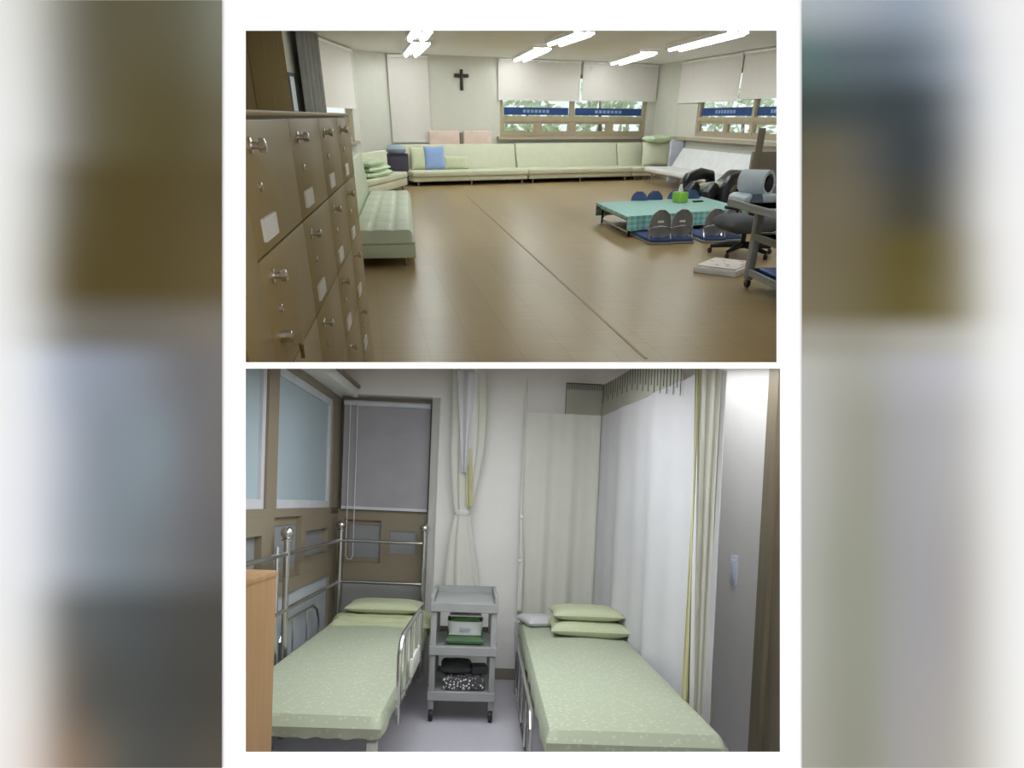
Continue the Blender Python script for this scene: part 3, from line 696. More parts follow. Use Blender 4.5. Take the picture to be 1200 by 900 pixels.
for x in (.1,TW-.1):
    for y in (.12,TDD-.12):
        s = 1 if x < TW/2 else -1
        lg = MB().tube([(x,y,.40-TH),(x,y,.345)],.022,8).xf(SHR).build('leg', black_m, tbl)
        MB().tube([(x,y,.18),(x+s*.35,y,.32)],.009,6).xf(SHR).build('brace', metal_leg, lg)
for x in (.1,TW-.1): MB().tube([(x,.12,.15),(x,TDD-.12,.15)],.012,6).xf(SHR).build('leg_bar', metal_leg, tbl)
cl = MB(); cl.slab(lambda u,v:(u*TW,v*TDD,.389),16,8,(0,0,.004))
cl.slab(lambda u,v:(u*TW, -.004-.018*v*(1+math.sin(u*40)), .392-v*.19),60,5,(0,-.003,0))
cl.slab(lambda u,v:(TW+.003+.01*v*(1+math.sin(u*20)), u*TDD, .392-v*.15),20,3,(.003,0,0))
cl.slab(lambda u,v:(u*TW, TDD+.003, .392-v*.2),20,3,(0,.003,0))
cl.slab(lambda u,v:(-.003, u*TDD, .392-v*.035),20,2,(-.003,0,0))
tag(cl.xf(SHR).build('tablecloth', teal_m, M=MT, smooth=True), 'teal gingham tablecloth hanging over the low table', 'tablecloth')
# tissue box
tp = onz(1,796.5,236.5,TH)
tb2 = thing('tissue_box', 'lime green tissue box with a tissue pulled up, on the teal tablecloth', 'tissue box', TR((tp.x,tp.y,TH-.002), ANGT))
MB().box(-.095,.095,-.1,.1,0,.155).build('box', green_box, tb2, bevel=.02)
def tis(u, v): a = (u-.5); return (a*.12*(1-.5*v), .02*math.sin(u*9), .15+v*.13*(1-.6*abs(a)))
MB().slab(tis,10,5,(0,.004,0)).build('tissue', tissue_m, tb2, smooth=True)
tag(Bx(-.1,.1,-.03,.03,0,.02).build('phone', black_m, M=TR((tp.x+.32,tp.y+.05,TH-.003),ANGT), bevel=.006), 'small dark remote lying beside the lime green tissue box', 'remote')

# ------------------------------------------------------------------ legless floor chairs
def floor_chair(M, label, far=False):
    r = thing('floor_chair', label, 'floor chair', M, 'legless chairs around the low table')
    # backrest: oval plastic shell, facing +y (the table); local origin under the back
    def shell(sg):
        def f(u, v):
            a = (u-.5)*2; b = (v-.5)*2
            e = math.sqrt(max(0,1-abs(b)**3.2)); x = a*.15*max(.35,e)*(1-.1*b)
            return (x, .05*a*a*-1 + .0 - .05*(v) + .02, .07+v*.36)
        return f
    f = shell(1)
    sh = MB().slab(f,10,10,(0,.022,0)).build('back_shell', navy if far else grey_pl, r, smooth=True)
    if not far:
        MB().slab(lambda u,v:(lambda q:(q[0]*.9,q[1]+.024,q[2]*.95+.012))(f(u,v)),10,10,(0,.018,0)).build('back_pad', navy, sh, smooth=True)
        Bx(-.04,.04,-.06,-.05,.27,.295).build('maker_label', paper, sh)
    Bx(-.165,.165,-.14,.7,.03,.075).build('seat', navy, r, bevel=.02)
    Bx(-.17,.17,-.15,.71,.002,.03).build('seat_shell', grey_pl, r, bevel=.008)
    t = [(-.155,-.13,.03),(-.155,-.1,.06),(-.155,-.03,.17)]+[(-.155+.05*(1-math.cos(a)),-.05-.05*math.sin(a),.17+.05*math.sin(a)) for a in (.5,1.0,1.57)]+[(0,-.11,.235)]
    t = t+[(-x,y,z) for x,y,z in t[-2::-1]]
    MB().tube(t,.011,6).build('tube_frame', chrome, r, smooth=True)
    return r
ANGE = math.atan2(ey.y,ey.x)-PI/2
def chair_at(px, py, lab, rz=0.0, far=False):
    p = onz(1,px,py); floor_chair(TR((p.x,p.y,0), ANGE+rz), lab, far)
chair_at(770,285,'grey-backed floor chair at the table, beside the cloth corner',.0)
chair_at(795,284,'grey-backed floor chair at the table, next to the one by the cloth corner')
chair_at(833,283,'grey-backed floor chair at the table, on the office chair side')
chair_at(853,281,'grey-backed floor chair half hidden by the office chair')
for x,y,l in ((748,257,'navy floor chair across the table, at the open end'),(766,256,'navy floor chair across the table, second from the open end'),(790,255,'navy floor chair across the table, behind the tissue box'),(809,254,'navy floor chair across the table, nearest the massage chair')):
    chair_at(x,y,l,PI,True)

# ------------------------------------------------------------------ massage chair (black), taupe board
mp_ = onz(1,848,243)
MS = TR((3.95,14.2,0), -.75)
ms = thing('massage_chair', 'black leather massage chair with rounded arms behind the low table', 'massage chair', MS)
Bx(-.38,.38,-.55,.35,.06,.3).build('base', black_m, ms, bevel=.05, seg=3)
MB().pillow((0,-.12,.38),.52,.85,.2,ex=6).build('seat', mat('pale_sage_pad', rgb(170,176,160), rough=.6), ms, smooth=True)
MB().pillow((0,.55,.46),.62,.7,.22,rot=rot3(rx=.4),ex=5).build('backrest', black_lea, ms, smooth=True)
for s in (-1,1):
    MB().tube([(s*.42,-.6,.16),(s*.43,-.58,.42),(s*.43,-.45,.54),(s*.43,0,.6),(s*.42,.35,.56),(s*.4,.45,.3)],[.09,.1,.1,.1,.1,.09],10).build('armrest', black_lea, ms, smooth=True)
for s in (-1,1): MB().tube([(s*.2,-.58,.42),(s*.2,-.78,.3),(s*.2,-.82,.1)],[.12,.13,.11],10).build('calf_rest', black_lea, ms, smooth=True)
def rl(px, py, D): return ony(1,px,py,D)
b0 = rl(888,150,15.3); b1 = rl(911,215,15.3)
bd = thing('standing_panel', 'taupe free-standing panel with a tall post beside the utility cart', 'panel', TR((b0.x+.0,15.3,0), .12))
zt = rl(895,178,15.3).z
Bx(0,.62,0,.1,.12,zt).build('panel', brown_board, bd, bevel=.006)
Bx(.02,.17,-.02,.0,.12,rl(895,150,15.3).z).build('post', brown_board, bd, bevel=.006)
Bx(-.02,.64,-.1,.16,0,.12).build('foot', brown_board, bd)

# ------------------------------------------------------------------ office chair
op = onz(1,868,299)
oc = thing('office_chair', 'black office swivel chair with grey seat beside the cart', 'office chair', TR((op.x,op.y,0), -1.4))
MB().lathe([(.045,.09),(.05,.16),(.03,.17),(.03,.3)],12).build('column', black_m, oc, smooth=True)
for k in range(5):
    a = 2*PI*k/5+.35; c, s = math.cos(a), math.sin(a)
    ar = MB().tube([(0,0,.13),(c*.2,s*.2,.115),(c*.4,s*.4,.085)],[.04,.035,.022],8).build('base_arm', black_m, oc, smooth=True)
    MB().lathe([(.032,-.014),(.034,0),(.032,.014)],12).xf(Matrix.Translation((c*.4,s*.4,.034)) @ Matrix.Rotation(PI/2,4,'X')).build('caster', black_m, ar, smooth=True)
MB().pillow((0,0,.38),.62,.66,.2,ex=6).build('seat', grey_dk, oc, smooth=True)
Bx(-.2,.2,-.2,.2,.28,.31).build('seat_plate', black_m, oc)
MB().pillow((-.02,.42,.62),.5,.42,.1,rot=rot3(rx=1.35),ex=5).build('backrest', grey_dk, oc, smooth=True)
MB().tube([(0,.1,.29),(0,.36,.32),(0,.43,.5)],.025,8).build('back_stem', black_m, oc, smooth=True)
for s in (-1,1): MB().tube([(s*.3,.0,.36),(s*.33,.02,.5),(s*.33,-.16,.53)],.02,8).build('armrest', black_m, oc, smooth=True)

# ------------------------------------------------------------------ utility cart
cp = onz(1,870,336)
dirn = Vector((.12,-1)).normalized()
MC = TR((cp.x,cp.y,0), math.atan2(dirn.y,dirn.x))     # far-left corner; local x toward the viewer, local y to the right
CLn, CWd = 1.25, .8
uc = thing('utility_cart', 'grey plastic three-shelf utility cart on casters at the room edge', 'cart', MC)
CZ = [ony(1,866,316,cp.y).z, ony(1,868,275,cp.y).z, ony(1,862,236,cp.y).z]
for nm, z in zip(('bottom_shelf','middle_shelf','top_shelf'), CZ):
    e, ey_ = (.1,.27) if nm == 'top_shelf' else (0,0)
    mb = Bx(-e,CLn,-ey_,CWd,z-.045,z); mb.box(-e,CLn,-ey_,-ey_+.025,z,z+.02); mb.box(-e,CLn,CWd-.025,CWd,z,z+.03); mb.box(-e,-e+.025,-ey_+.025,CWd-.025,z,z+.02); mb.box(CLn-.025,CLn,-ey_+.025,CWd-.025,z,z+.02)
    mb.build(nm, cart_m, uc, bevel=.004, seg=1)
for x in (.03,CLn-.03):
    for y in (.03,CWd-.03):
        Bx(x-.05,x+.05,y-.035,y+.035,.08,CZ[2]-.03).build('post', cart_m, uc, bevel=.012)
        cs_ = MB().lathe([(.045,-.018),(.05,-.008),(.05,.008),(.045,.018)],16).xf(Matrix.Translation((x,y,.05)) @ Matrix.Rotation(PI/2,4,'X')).build('caster', black_m, uc, smooth=True)
        Bx(x-.015,x+.015,y-.028,y+.028,.05,.085).build('caster_fork', metal_leg, cs_)
# device on the cart: arm-in blood pressure monitor
ZT = CZ[2]+.003
dv = thing('blood_pressure_monitor', 'pale blue-white arm-cuff blood pressure monitor on the grey cart', 'monitor', MC @ TR((.06,-.15,ZT), PI/2+.12) @ Matrix.Diagonal((.86,.86,.95,1)))
# local: x to the right, y away; the tunnel opens to the right and toward the viewer
prof = [(-.12,0),(.34,0),(.34,.05),(.28,.08),(-.06,.08),(-.12,.05)]
mb = MB().add([(x,-.17,z) for x,z in prof]+[(x,.2,z) for x,z in prof],[tuple(range(5,-1,-1)),tuple(range(6,12))]+[(i,(i+1)%6,6+(i+1)%6,6+i) for i in range(6)])
mb.build('base', dev_m, dv, bevel=.015, seg=3)
Rt = Matrix.Translation((.12,.04,.165)) @ Matrix.Rotation(.42,4,'Z')
def ring(u, v):
    a = 2*PI*u; rr = .105*(1+.35*max(0,math.cos(a-2.4))*(1-v*.3))
    return (rr*math.cos(a), -.17+.34*v, rr*math.sin(a))
MB().slab(ring,28,6,lambda u,v: Vector((-.032*math.cos(2*PI*u),0,-.032*math.sin(2*PI*u)))).xf(Rt).build('cuff_housing', dev_m, dv, smooth=True)
MB().lathe([(.074,-.15),(.074,.168)],20).xf(Rt @ Matrix.Rotation(PI/2,4,'X')).build('cuff_sleeve', black_m, dv, smooth=True)
MB().hexa([(-.05,-.195,.012),(.1,-.195,.012),(.1,-.12,.012),(-.05,-.12,.012),(-.03,-.178,.085),(.08,-.178,.085),(.08,-.12,.085),(-.03,-.12,.085)]).build('display', mat('display_slate', rgb(74,88,104), rough=.2), dv)
tag(MB().pillow((0,0,.06),.34,.3,.12,ex=5).build('armrest_pad', black_lea, M=MC @ TR((.3,.44,ZT),.1), smooth=True), 'black padded elbow rest on the cart beside the monitor', 'pad')
for i in range(3):
    tag(Bx(0,.42,0,.28,.0,.004).build('paper_sheet', paper, M=MC @ TR((.5+.05*i,.0+.03*i,ZT+.001+.005*i),.1+.12*i)), ('white paper sheet at the bottom of the pile on the cart top','white paper sheet in the middle of the pile on the cart top','white paper sheet topmost of the pile on the cart top')[i], 'paper', 'papers on the cart top')
tag(Bx(.1,1.1,.09,.7,0,.03).build('blue_tray', bluetray, M=MC @ TR((.0,.0,CZ[0]+.002)), bevel=.01), 'flat blue plastic tray on the cart bottom shelf', 'tray')
tag(Bx(0,.35,0,.3,0,.13).build('beige_box', beige_box, M=MC @ TR((.25,.36,CZ[0]+.034),.1), bevel=.01), 'beige box sitting in the blue tray of the cart', 'box')
tag(Bx(0,.5,0,.32,0,.006).build('folder', paper, M=MC @ TR((.3,.2,CZ[1]+.003),.3)), 'white folder lying on the cart middle shelf', 'folder')
# pink printed carton on the floor
bp_ = onz(1,820,311); 
pk = thing('carton', 'white carton with pink print lying on the floor before the cart', 'carton', TR((bp_.x+.02,bp_.y-.15,0), -.62))
Bx(0,.5,-.35,.28,0,.07).build('body', paper, pk, bevel=.01); Bx(.02,.48,-.33,.26,.07,.085).build('lid', pinkprint, pk, bevel=.004)

# ------------------------------------------------------------------ trees and ground outside the windows
MB().prism([(-30,25.5),(60,25.5),(60,60),(-30,60)],-.6,-.5).build('ground', ground_m, struct=True)
MB().prism([(9.5,-5),(60,-5),(60,25.4),(9.5,25.4)],-.6,-.5).build('ground', ground_m, struct=True)
def tree(x, y, h, r, label, seed, n=240):
    rnd = random.Random(seed); t = thing('tree', label, 'tree', TR((x,y,-.5)), 'trees outside the windows')
    MB().tube([(0,0,0),(.05,.02,h*.4),(-.05,.05,h*.8)],[.14,.1,.04],8).build('trunk', bark_m, t, smooth=True)
    mb = MB(); 
    for i in range(n):
        a = rnd.uniform(0,2*PI); c = rnd.uniform(-1,1); q = rnd.uniform(.45,1)**.5; s = math.sqrt(1-c*c)
        p = Vector((q*r*s*math.cos(a), q*r*s*math.sin(a), h*.62+q*h*.42*c))
        d1 = Vector((rnd.gauss(0,1),rnd.gauss(0,1),rnd.gauss(0,1))).normalized(); d2 = d1.orthogonal().normalized()
        l = rnd.uniform(.16,.34)
        mb.add([p-d1*l,p+d2*l*.45,p+d1*l,p-d2*l*.45],[(0,1,2,3)])
    f = mb.build('foliage', leaf_m, t); f['kind'] = 'stuff'
for i,(x,y,h,r,l) in enumerate(((0.6,29,2.7,1.35,'low bushy tree outside the back window, beside the crucifix wall'),(3.5,31,3.2,1.45,'broad green tree outside the middle of the back window'),
    (6.6,31.5,3.3,1.5,'dense green tree outside the back window by the corner pier'),(9.8,33,3.0,1.5,'green tree beyond the corner of the room'),
    (11.0,23.6,2.9,1.9,'green tree outside the window over the futon, by the corner pier'),(11.6,19.5,3.1,2.0,'green tree outside the middle of the window over the futon'),(12,15.5,3.1,2.0,'green tree outside the window over the futon, behind the taupe panel'),
    (13.5,27,3.4,2.2,'tall green tree far outside the window over the futon'))):
    tree(x,y,h,r,l,i+3)
# ================================================================== LOWER ROOM: shell (all coordinates in the lower room's own frame)
YB = onz(2,590,796).y            # white back wall
YW = YB+.13                      # window plane at the back of the recess
XL = ony(2,396,600,YW).x         # glazed partition
XR = 1.42
n2v = (B2 @ camdir(0,431.2)).cross(B2 @ camdir(1200,431.2)).normalized()
def ztop(x, y): return H2 - (n2v.x*x+n2v.y*y)/n2v.z
def sided(mb, x0, x1, y0, y1, z0=0.0, dz=0.0):   # a wall box whose top follows the sloping ceiling
    return mb.hexa([(x0,y0,z0),(x1,y0,z0),(x1,y1,z0),(x0,y1,z0)]+[(x,y,ztop(x,y)+dz) for x,y in ((x0,y0),(x1,y0),(x1,y1),(x0,y1))])
n2o = n2v if n2v.z > 0 else -n2v; CL2 = ((Vector((0,0,H2)), n2o),)       # nothing of the lower room rises above its sloping ceiling
S2 = lambda mb, name, m: mb.build(name, m, M=M2, struct=True)
S2C = lambda mb, name, m: mb.build(name, m, M=M2, struct=True, clip=CL2)
S2(Bx(XL-.3,XR+.3,1.5,YW+.3,-.05,0), 'floor', floor2)
xw = ony(2,503.5,560,YB).x        # right edge of the window recess
zs = ony(2,450,463,YB).z          # soffit of the recess
mb = MB(); sided(mb,xw,XR+.1,YB,YB+.2); mb.hexa([(XL,YB,zs),(xw,YB,zs),(xw,YB+.2,zs),(XL,YB+.2,zs)]+[(x,y,ztop(x,y)) for x,y in ((XL,YB),(xw,YB),(xw,YB+.2),(XL,YB+.2))])
S2(mb,'wall_back',wall2)
mb = MB(); ydoor = onx(2,892,720,XR).y
sided(mb,XR,XR+.12,ydoor,YB+.2); S2(mb,'wall_right',wall2)
mb = MB(); sided(mb,XR,XR+.12,1.55,1.75); S2(mb,'wall_right',wall2)
Bx(ony(2,540,700,YB).x,XR,YB-.012,YB,0,.085).build('baseboard_back', basegrey, M=M2, struct=True)
# door and its jamb on the right
dj = MB(); sided(dj,XR-.03,XR+.12,ydoor-.12,ydoor); jm = S2(dj,'door_1',doorwood)
dl = MB(); sided(dl,XR-.005,XR+.05,1.75,ydoor-.12); dl.build('door_leaf', doorwood, jm)
# left glazed partition
p1 = onx(2,313,560,XL).y; p2_ = onx(2,325,560,XL).y; q1 = onx(2,387,560,XL).y
zt1 = onx(2,387,465,XL).z; zr = onx(2,330,596,XL).z; zr0 = onx(2,330,606,XL).z
wl = MB(); t = .06
wl.box(XL-t,XL,1.55,YW+.1,zr0,zr)                                   # rail
wl.box(XL-t,XL,p1,p2_,zr,zt1); wl.box(XL-t,XL,q1+.06,YW+.1,0,zt1); wl.box(XL-t,XL,p1+.02,p2_-.02,0,zr0)
wl.box(XL-t,XL,1.55,YW+.1,zt1,zt1+.05)
root = S2C(wl,'window_5',olive_fr)
S2C(Bx(XL-t,XL,1.55,YW+.1,zt1+.05,2.7),'wall_left',wall2)
def sash(parent, y0, y1, z0, z1, w, fm, gm, d=.02, x=None):
    x = XL if x is None else x; mb = MB()
    mb.box(x-.05,x-d+.005,y0,y0+w,z0,z1); mb.box(x-.05,x-d+.005,y1-w,y1,z0,z1); mb.box(x-.05,x-d+.005,y0+w,y1-w,z0,z0+w); mb.box(x-.05,x-d+.005,y0+w,y1-w,z1-w,z1)
    f = mb.build('sash_frame', fm, parent, clip=CL2); Bx(x-.04,x-.032,y0+w,y1-w,z0+w,z1-w).build('pane', gm, f, clip=CL2); return f
sash(root,2.0,p1,zr,zt1,.05,inner_fr,frost); sash(root,p2_,q1+.06,zr,zt1,.05,inner_fr,frost)
zl0 = onx(2,340,678,XL).z
yb1 = onx(2,352,640,XL).y
sash(root,1.9,p1+.02,zl0,zr0,.09,olive_fr,frost_d,.0); sash(root,p2_-.02,yb1+.1,zl0,zr0,.05,olive_fr,frost_d,.03); sash(root,yb1,q1+.06,zl0,zr0,.1,olive_fr,frost_d,.0)
Bx(XL-t,XL,1.55,q1+.06,zl0-.08,zl0).build('lower_rail', olive_fr, root)
Bx(XL-.05,XL-.02,1.55,q1+.06,0,zl0-.08).build('lower_panel', mat('pale_blue_panel', rgb(186,192,198), rough=.4), root)
# cornice box above the partition
mb = MB(); yc = YB+.1; xc = ony(2,419,466,YB-.02).x; zc0 = zt1+.05
mb.box(XL,xc-.03,1.6,yc-.12,zc0+.0,zc0+.05); mb.box(xc-.03,xc,1.6,yc-.12,zc0-.015,zc0+.075)
S2C(mb,'trim_5',wall2)
Bx(xc+.005,xc+.02,1.6,yc-.12,zc0+.05,zc0+.075).build('trim_6', basegrey, M=M2, struct=True, clip=CL2)
# window in the recess of the back wall
zw0 = ony(2,450,598,YW).z; zw1 = ony(2,450,606,YW).z; zlow = ony(2,450,660,YW).z
bwn = MB(); bwn.box(XL,xw,YW,YW+.06,zw1-.03,zw0); bwn.box(XL,XL+.05,YW,YW+.06,0,zw1-.03); bwn.box(xw-.03,xw,YW,YW+.06,0,zw1-.03); bwn.box(XL,xw,YW,YW+.06,zlow-.14,zlow)
bwn.box(XL,xw,YW+.03,YW+.08,zw0,zs)
rb = S2(bwn,'window_6',olive_fr)
xm = ony(2,446,630,YW).x
def sashx(x0,x1,z0,z1,w,d):
    mb = MB(); y = YW+d
    mb.box(x0,x0+w,y,y+.03,z0,z1); mb.box(x1-w,x1,y,y+.03,z0,z1); mb.box(x0+w,x1-w,y,y+.03,z0,z0+w); mb.box(x0+w,x1-w,y,y+.03,z1-w,z1)
    f = mb.build('sash_frame', olive_fr, rb); Bx(x0+w,x1-w,y+.012,y+.02,z0+w,z1-w).build('pane', frost_d, f)
sashx(XL+.05,xm+.04,zlow,zw1-.03,.035,.03); sashx(xm,xw-.03,zlow,zw1-.03,.075,.0)
Bx(XL+.05,xw-.03,YW+.02,YW+.05,0,zlow-.14).build('lower_panel', mat('grey_lower_panel', rgb(146,146,142), rough=.5), rb)
S2(Bx(xw,xw+.06,YB+.0,YW+.1,0,zs),'trim_7',wall2)
S2(Bx(XL-.4,XR+.4,YW+.1,YW+.14,-.02,2.2),'wall_outer',wall2)
# grey blind in the recess with its cord loop
zb0 = ony(2,450,474,YW-.02).z
gb = thing('roller_blind', 'grey roller blind drawn down in the window recess behind the bed head', 'blind', M2 @ TR((XL+.03,YW-.03,zb0)))
wd = xw-XL-.05
Bx(0,wd,0,.006,zw0-zb0+.02,-.01).build('fabric', greyblind, gb); MB().cyl((0,.0,.0),(wd,.0,.0),.022,10).build('roller', inner_fr, gb, smooth=True)
Bx(0,wd,-.006,.012,zw0-zb0,zw0-zb0+.022).build('bottom_bar', inner_fr, gb)
cxx = ony(2,408,560,YW-.06).x-(XL+.03); cz1 = ony(2,412,655,YW-.06).z-zb0
MB().tube([(cxx,-.03,0),(cxx,-.03,cz1+.03),(cxx+.01,-.03,cz1),(cxx+.045,-.03,cz1),(cxx+.055,-.03,cz1+.03),(cxx+.055,-.03,0)],.0028,5).build('pull_cord', whitepl, gb)
# flush ceiling lamp in the underside of the ramp
pl = MB(); rA, rB = 430.55, 431.3
pl.hexa([rayd(460,rB,4.0),rayd(690,rB,4.0),rayd(770,rB,2.1),rayd(330,rB,2.1),rayd(460,rA,4.0),rayd(690,rA,4.0),rayd(770,rA,2.1),rayd(330,rA,2.1)])
tag(pl.build('unseen_panel_lamp', panel2), 'flush white ceiling panel lamp above the two beds', 'ceiling lamp')
pl = MB(); pl.hexa([rayd(778,rB,4.2),rayd(829,rB,4.2),rayd(1190,rB,1.75),rayd(1085,rB,1.75),rayd(778,rA,4.2),rayd(829,rA,4.2),rayd(1190,rA,1.75),rayd(1085,rA,1.75)])  # added glowing strip, out of sight, that brightens the wall beside the curtain
tag(pl.build('unseen_panel_lamp', wall_fill), 'added unseen light strip brightening the wall between curtain and door', 'ceiling lamp')

# ================================================================== beds
def mattress(x0, x1, y0, y1, z0, z1, dome=.008, skirt=0.0):
    r = .035
    def top(u, v):
        x = x0+u*(x1-x0); y = y0+v*(y1-y0)
        e = min(1,min(u,1-u)*(x1-x0)/r); g = min(1,min(v,1-v)*(y1-y0)/r)
        k = math.sqrt(max(0,1-(1-e)**2))*math.sqrt(max(0,1-(1-g)**2))
        return (x, y, z1-r*(1-k)+dome*math.sin(PI*u)*(1+.35*math.sin(7*u+5*v))*math.sin(PI*v)**.3)
    us = 40; vs = 60; mb = MB(); mb.grid(top,us,vs)
    zb2 = z0
    ring = [top(i/us,0) for i in range(us)]+[top(1,j/vs) for j in range(vs)]+[top(1-i/us,1) for i in range(us)]+[top(0,1-j/vs) for j in range(vs)]
    n = len(ring); cx_, cy_ = (x0+x1)/2, (y0+y1)/2
    lo = [(p[0]+(.004*math.sin(i*.9)), p[1]+(.004*math.cos(i*.7)), zb2+.004*math.sin(i*1.3)) for i, p in enumerate(ring)]
    mb.add(ring+lo, [(i,n+i,n+(i+1)%n,(i+1)%n) for i in range(n)]+[tuple(range(2*n-1,n-1,-1))])
    return mb
# left bed
bl = thing('hospital_bed', 'steel-framed sickbed with green floral sheet beside the glazed partition', 'bed', M2 @ TR((-.74,3.8,0)))
def loc(x, y): return x+.74, y-3.8
yl0 = onz(2,400,843,.5).y; LX0, LX1 = -1.06, onz(2,446,840,.5).x+.01
mattress(LX0+.74,LX1+.74,yl0-3.8,YB-.1-3.8,.425,.5).build('mattress', sheet_m, bl, smooth=True)
Bx(LX0+.76,LX1+.68,yl0-3.5,YB-.12-3.8,.385,.424).build('bed_frame', cream_fr, bl)
for x in (LX0+.79,LX1+.70):
    for y in (yl0-3.75,YB-.2-3.8): Bx(x-.02,x+.02,y-.02,y+.02,0,.4).build('leg', cream_fr, bl, bevel=.004)
# folding side guard of the left bed
xg = LX1+.035
g = [onx(2,494,716,xg), onx(2,478,733,xg), onx(2,470,750,xg), onx(2,469.5,762,xg), onx(2,471,795,xg), onx(2,474,827,xg)]
top_y0, top_y1 = onx(2,469,752,xg).y, YB-.25
zg1 = onx(2,480,733,xg).z; zg0 = onx(2,474,822,xg).z+.03
yn, yf = top_y0, onx(2,494,716,xg).y
def sg(mb, path, r=.011): return mb.tube([(p[0]+.74,p[1]-3.8,p[2]) for p in path], r, 8)
loop = [(xg,yn+.02,zg0-.06),(xg,yn,zg0+.1),(xg,yn,zg1-.07),(xg,yn+.03,zg1-.02),(xg,yn+.1,zg1),(xg,yf-.1,zg1),(xg,yf-.03,zg1-.02),(xg,yf,zg1-.07),(xg,yf,zg0)]
gr = sg(MB(),loop).build('side_guard', steel, bl, smooth=True)
for k in range(1,4):
    y = yn+(yf-yn)*k/4; sg(MB(),[(xg,y,zg1),(xg,y,zg0)],.008).build('guard_bar', steel, gr, smooth=True)
sg(MB(),[(xg,yn,zg0+.02),(xg,yf,zg0+.02)],.009).build('guard_rail', steel, gr, smooth=True)
Bx(xg-.004+.74,xg+.012+.74,yn+.4-3.8,yf-.12-3.8,zg0+.03,zg0+.12).build('guard_pad', cream_fr, gr, bevel=.004)
# bedding on the left bed
pc = onz(2,440,731,.53)
fq = thing('folded_quilt', 'folded green quilt at the head of the bed by the partition', 'quilt', M2 @ TR((pc.x+.0,4.64,.502),.05))
def fold(w, d, z0, h, sd):
    def f(u, v):
        x = (u-.5)*w; y = (v-.5)*d; e = min(1,min(u,1-u)*w/.03)**.5*min(1,min(v,1-v)*d/.03)**.5
        return (x+.012*math.sin(v*7+sd), y+.014*math.sin(u*6+sd), z0+h*e*(.82+.12*math.sin(u*9+sd)*math.sin(v*5+sd*2)+.06*math.sin(u*23+v*11)))
    return f
MB().grid(fold(.66,.48,0,.036,.4),36,24).build('lower_layer', quilt_m, fq, smooth=True)
MB().grid(fold(.60,.40,.022,.036,2.1),36,24).build('upper_layer', quilt_m, fq, smooth=True)
tag(MB().pillow((0,0,.035),.52,.36,.085,ex=4).build('bed_pillow', pillow_m, M=M2 @ TR((pc.x+.005,4.74,.556),.03), smooth=True), 'plump green pillow on the folded quilt, bed by the partition', 'pillow')
# steel rail with ball posts round the head of the left bed
zh = ony(2,400,633,YB-.04).z; zl = ony(2,400,681,YB-.04).z
xa = ony(2,399,640,YB-.05).x; xb = ony(2,497,640,YB-.05).x
py_ = 3.68; xp = ony(2,336,650,py_).x
xa = max(xa, XL+.035); xp = max(xp, XL+.035)
sr = thing('steel_guard_rail', 'stainless steel rail with ball-topped posts around the bed head', 'rail', M2 @ TR((xa,YB-.05,0)))
def rp(x,y,z): return (x-xa, y-(YB-.05), z)
for (x,y,bz) in ((xa,YB-.05,zh+.06),(xb,YB-.05,zh+.06),(xp,py_,zh+.06)):
    po = MB().cyl(rp(x,y,0),rp(x,y,bz+.03),.018,12).build('post', steel, sr, smooth=True)
    MB().sphere(rp(x,y,bz+.055),.036,16,10).lathe([(.03,0),(.03,.008),(.022,.014)],14,rp(x,y,bz+.012)).build('ball_finial', steel, po, smooth=True)
for z in (zh,zl):
    MB().cyl(rp(xa,YB-.05,z),rp(xb,YB-.05,z),.013,10).build('head_rail', steel, sr, smooth=True)
    MB().cyl(rp(xa,YB-.05,z),rp(xp,py_,z),.013,10).build('side_rail', steel, sr, smooth=True)
    MB().cyl(rp(xp,py_,z),rp(xp,2.3,z),.013,10).build('side_rail', steel, sr, smooth=True)
x_ = xp+.0; zq = zl-.08
MB().cyl(rp(xp-.0,py_-.16,0),rp(xp-.0,py_-.16,zh+.05),.011,8).build('spare_post', steel, sr, smooth=True)
lp = [rp(XL+.03,3.75,.3),rp(XL+.03,3.75,.52)]+[rp(XL+.03,3.8+.1*(1-math.cos(a)),.52+.1*math.sin(a)) for a in (.6,1.1,1.57)]+[rp(XL+.03,4.45,.62),rp(XL+.03,4.55,.58),rp(XL+.03,4.6,.5),rp(XL+.03,4.6,.3)]
lpo = MB().tube(lp,.009,6).build('wall_side_loop', steel, sr, smooth=True)
for y in (4.0,4.3): MB().cyl(rp(XL+.03,y,.3),rp(XL+.03,y,.62),.006,6).build('loop_bar', steel, lpo)

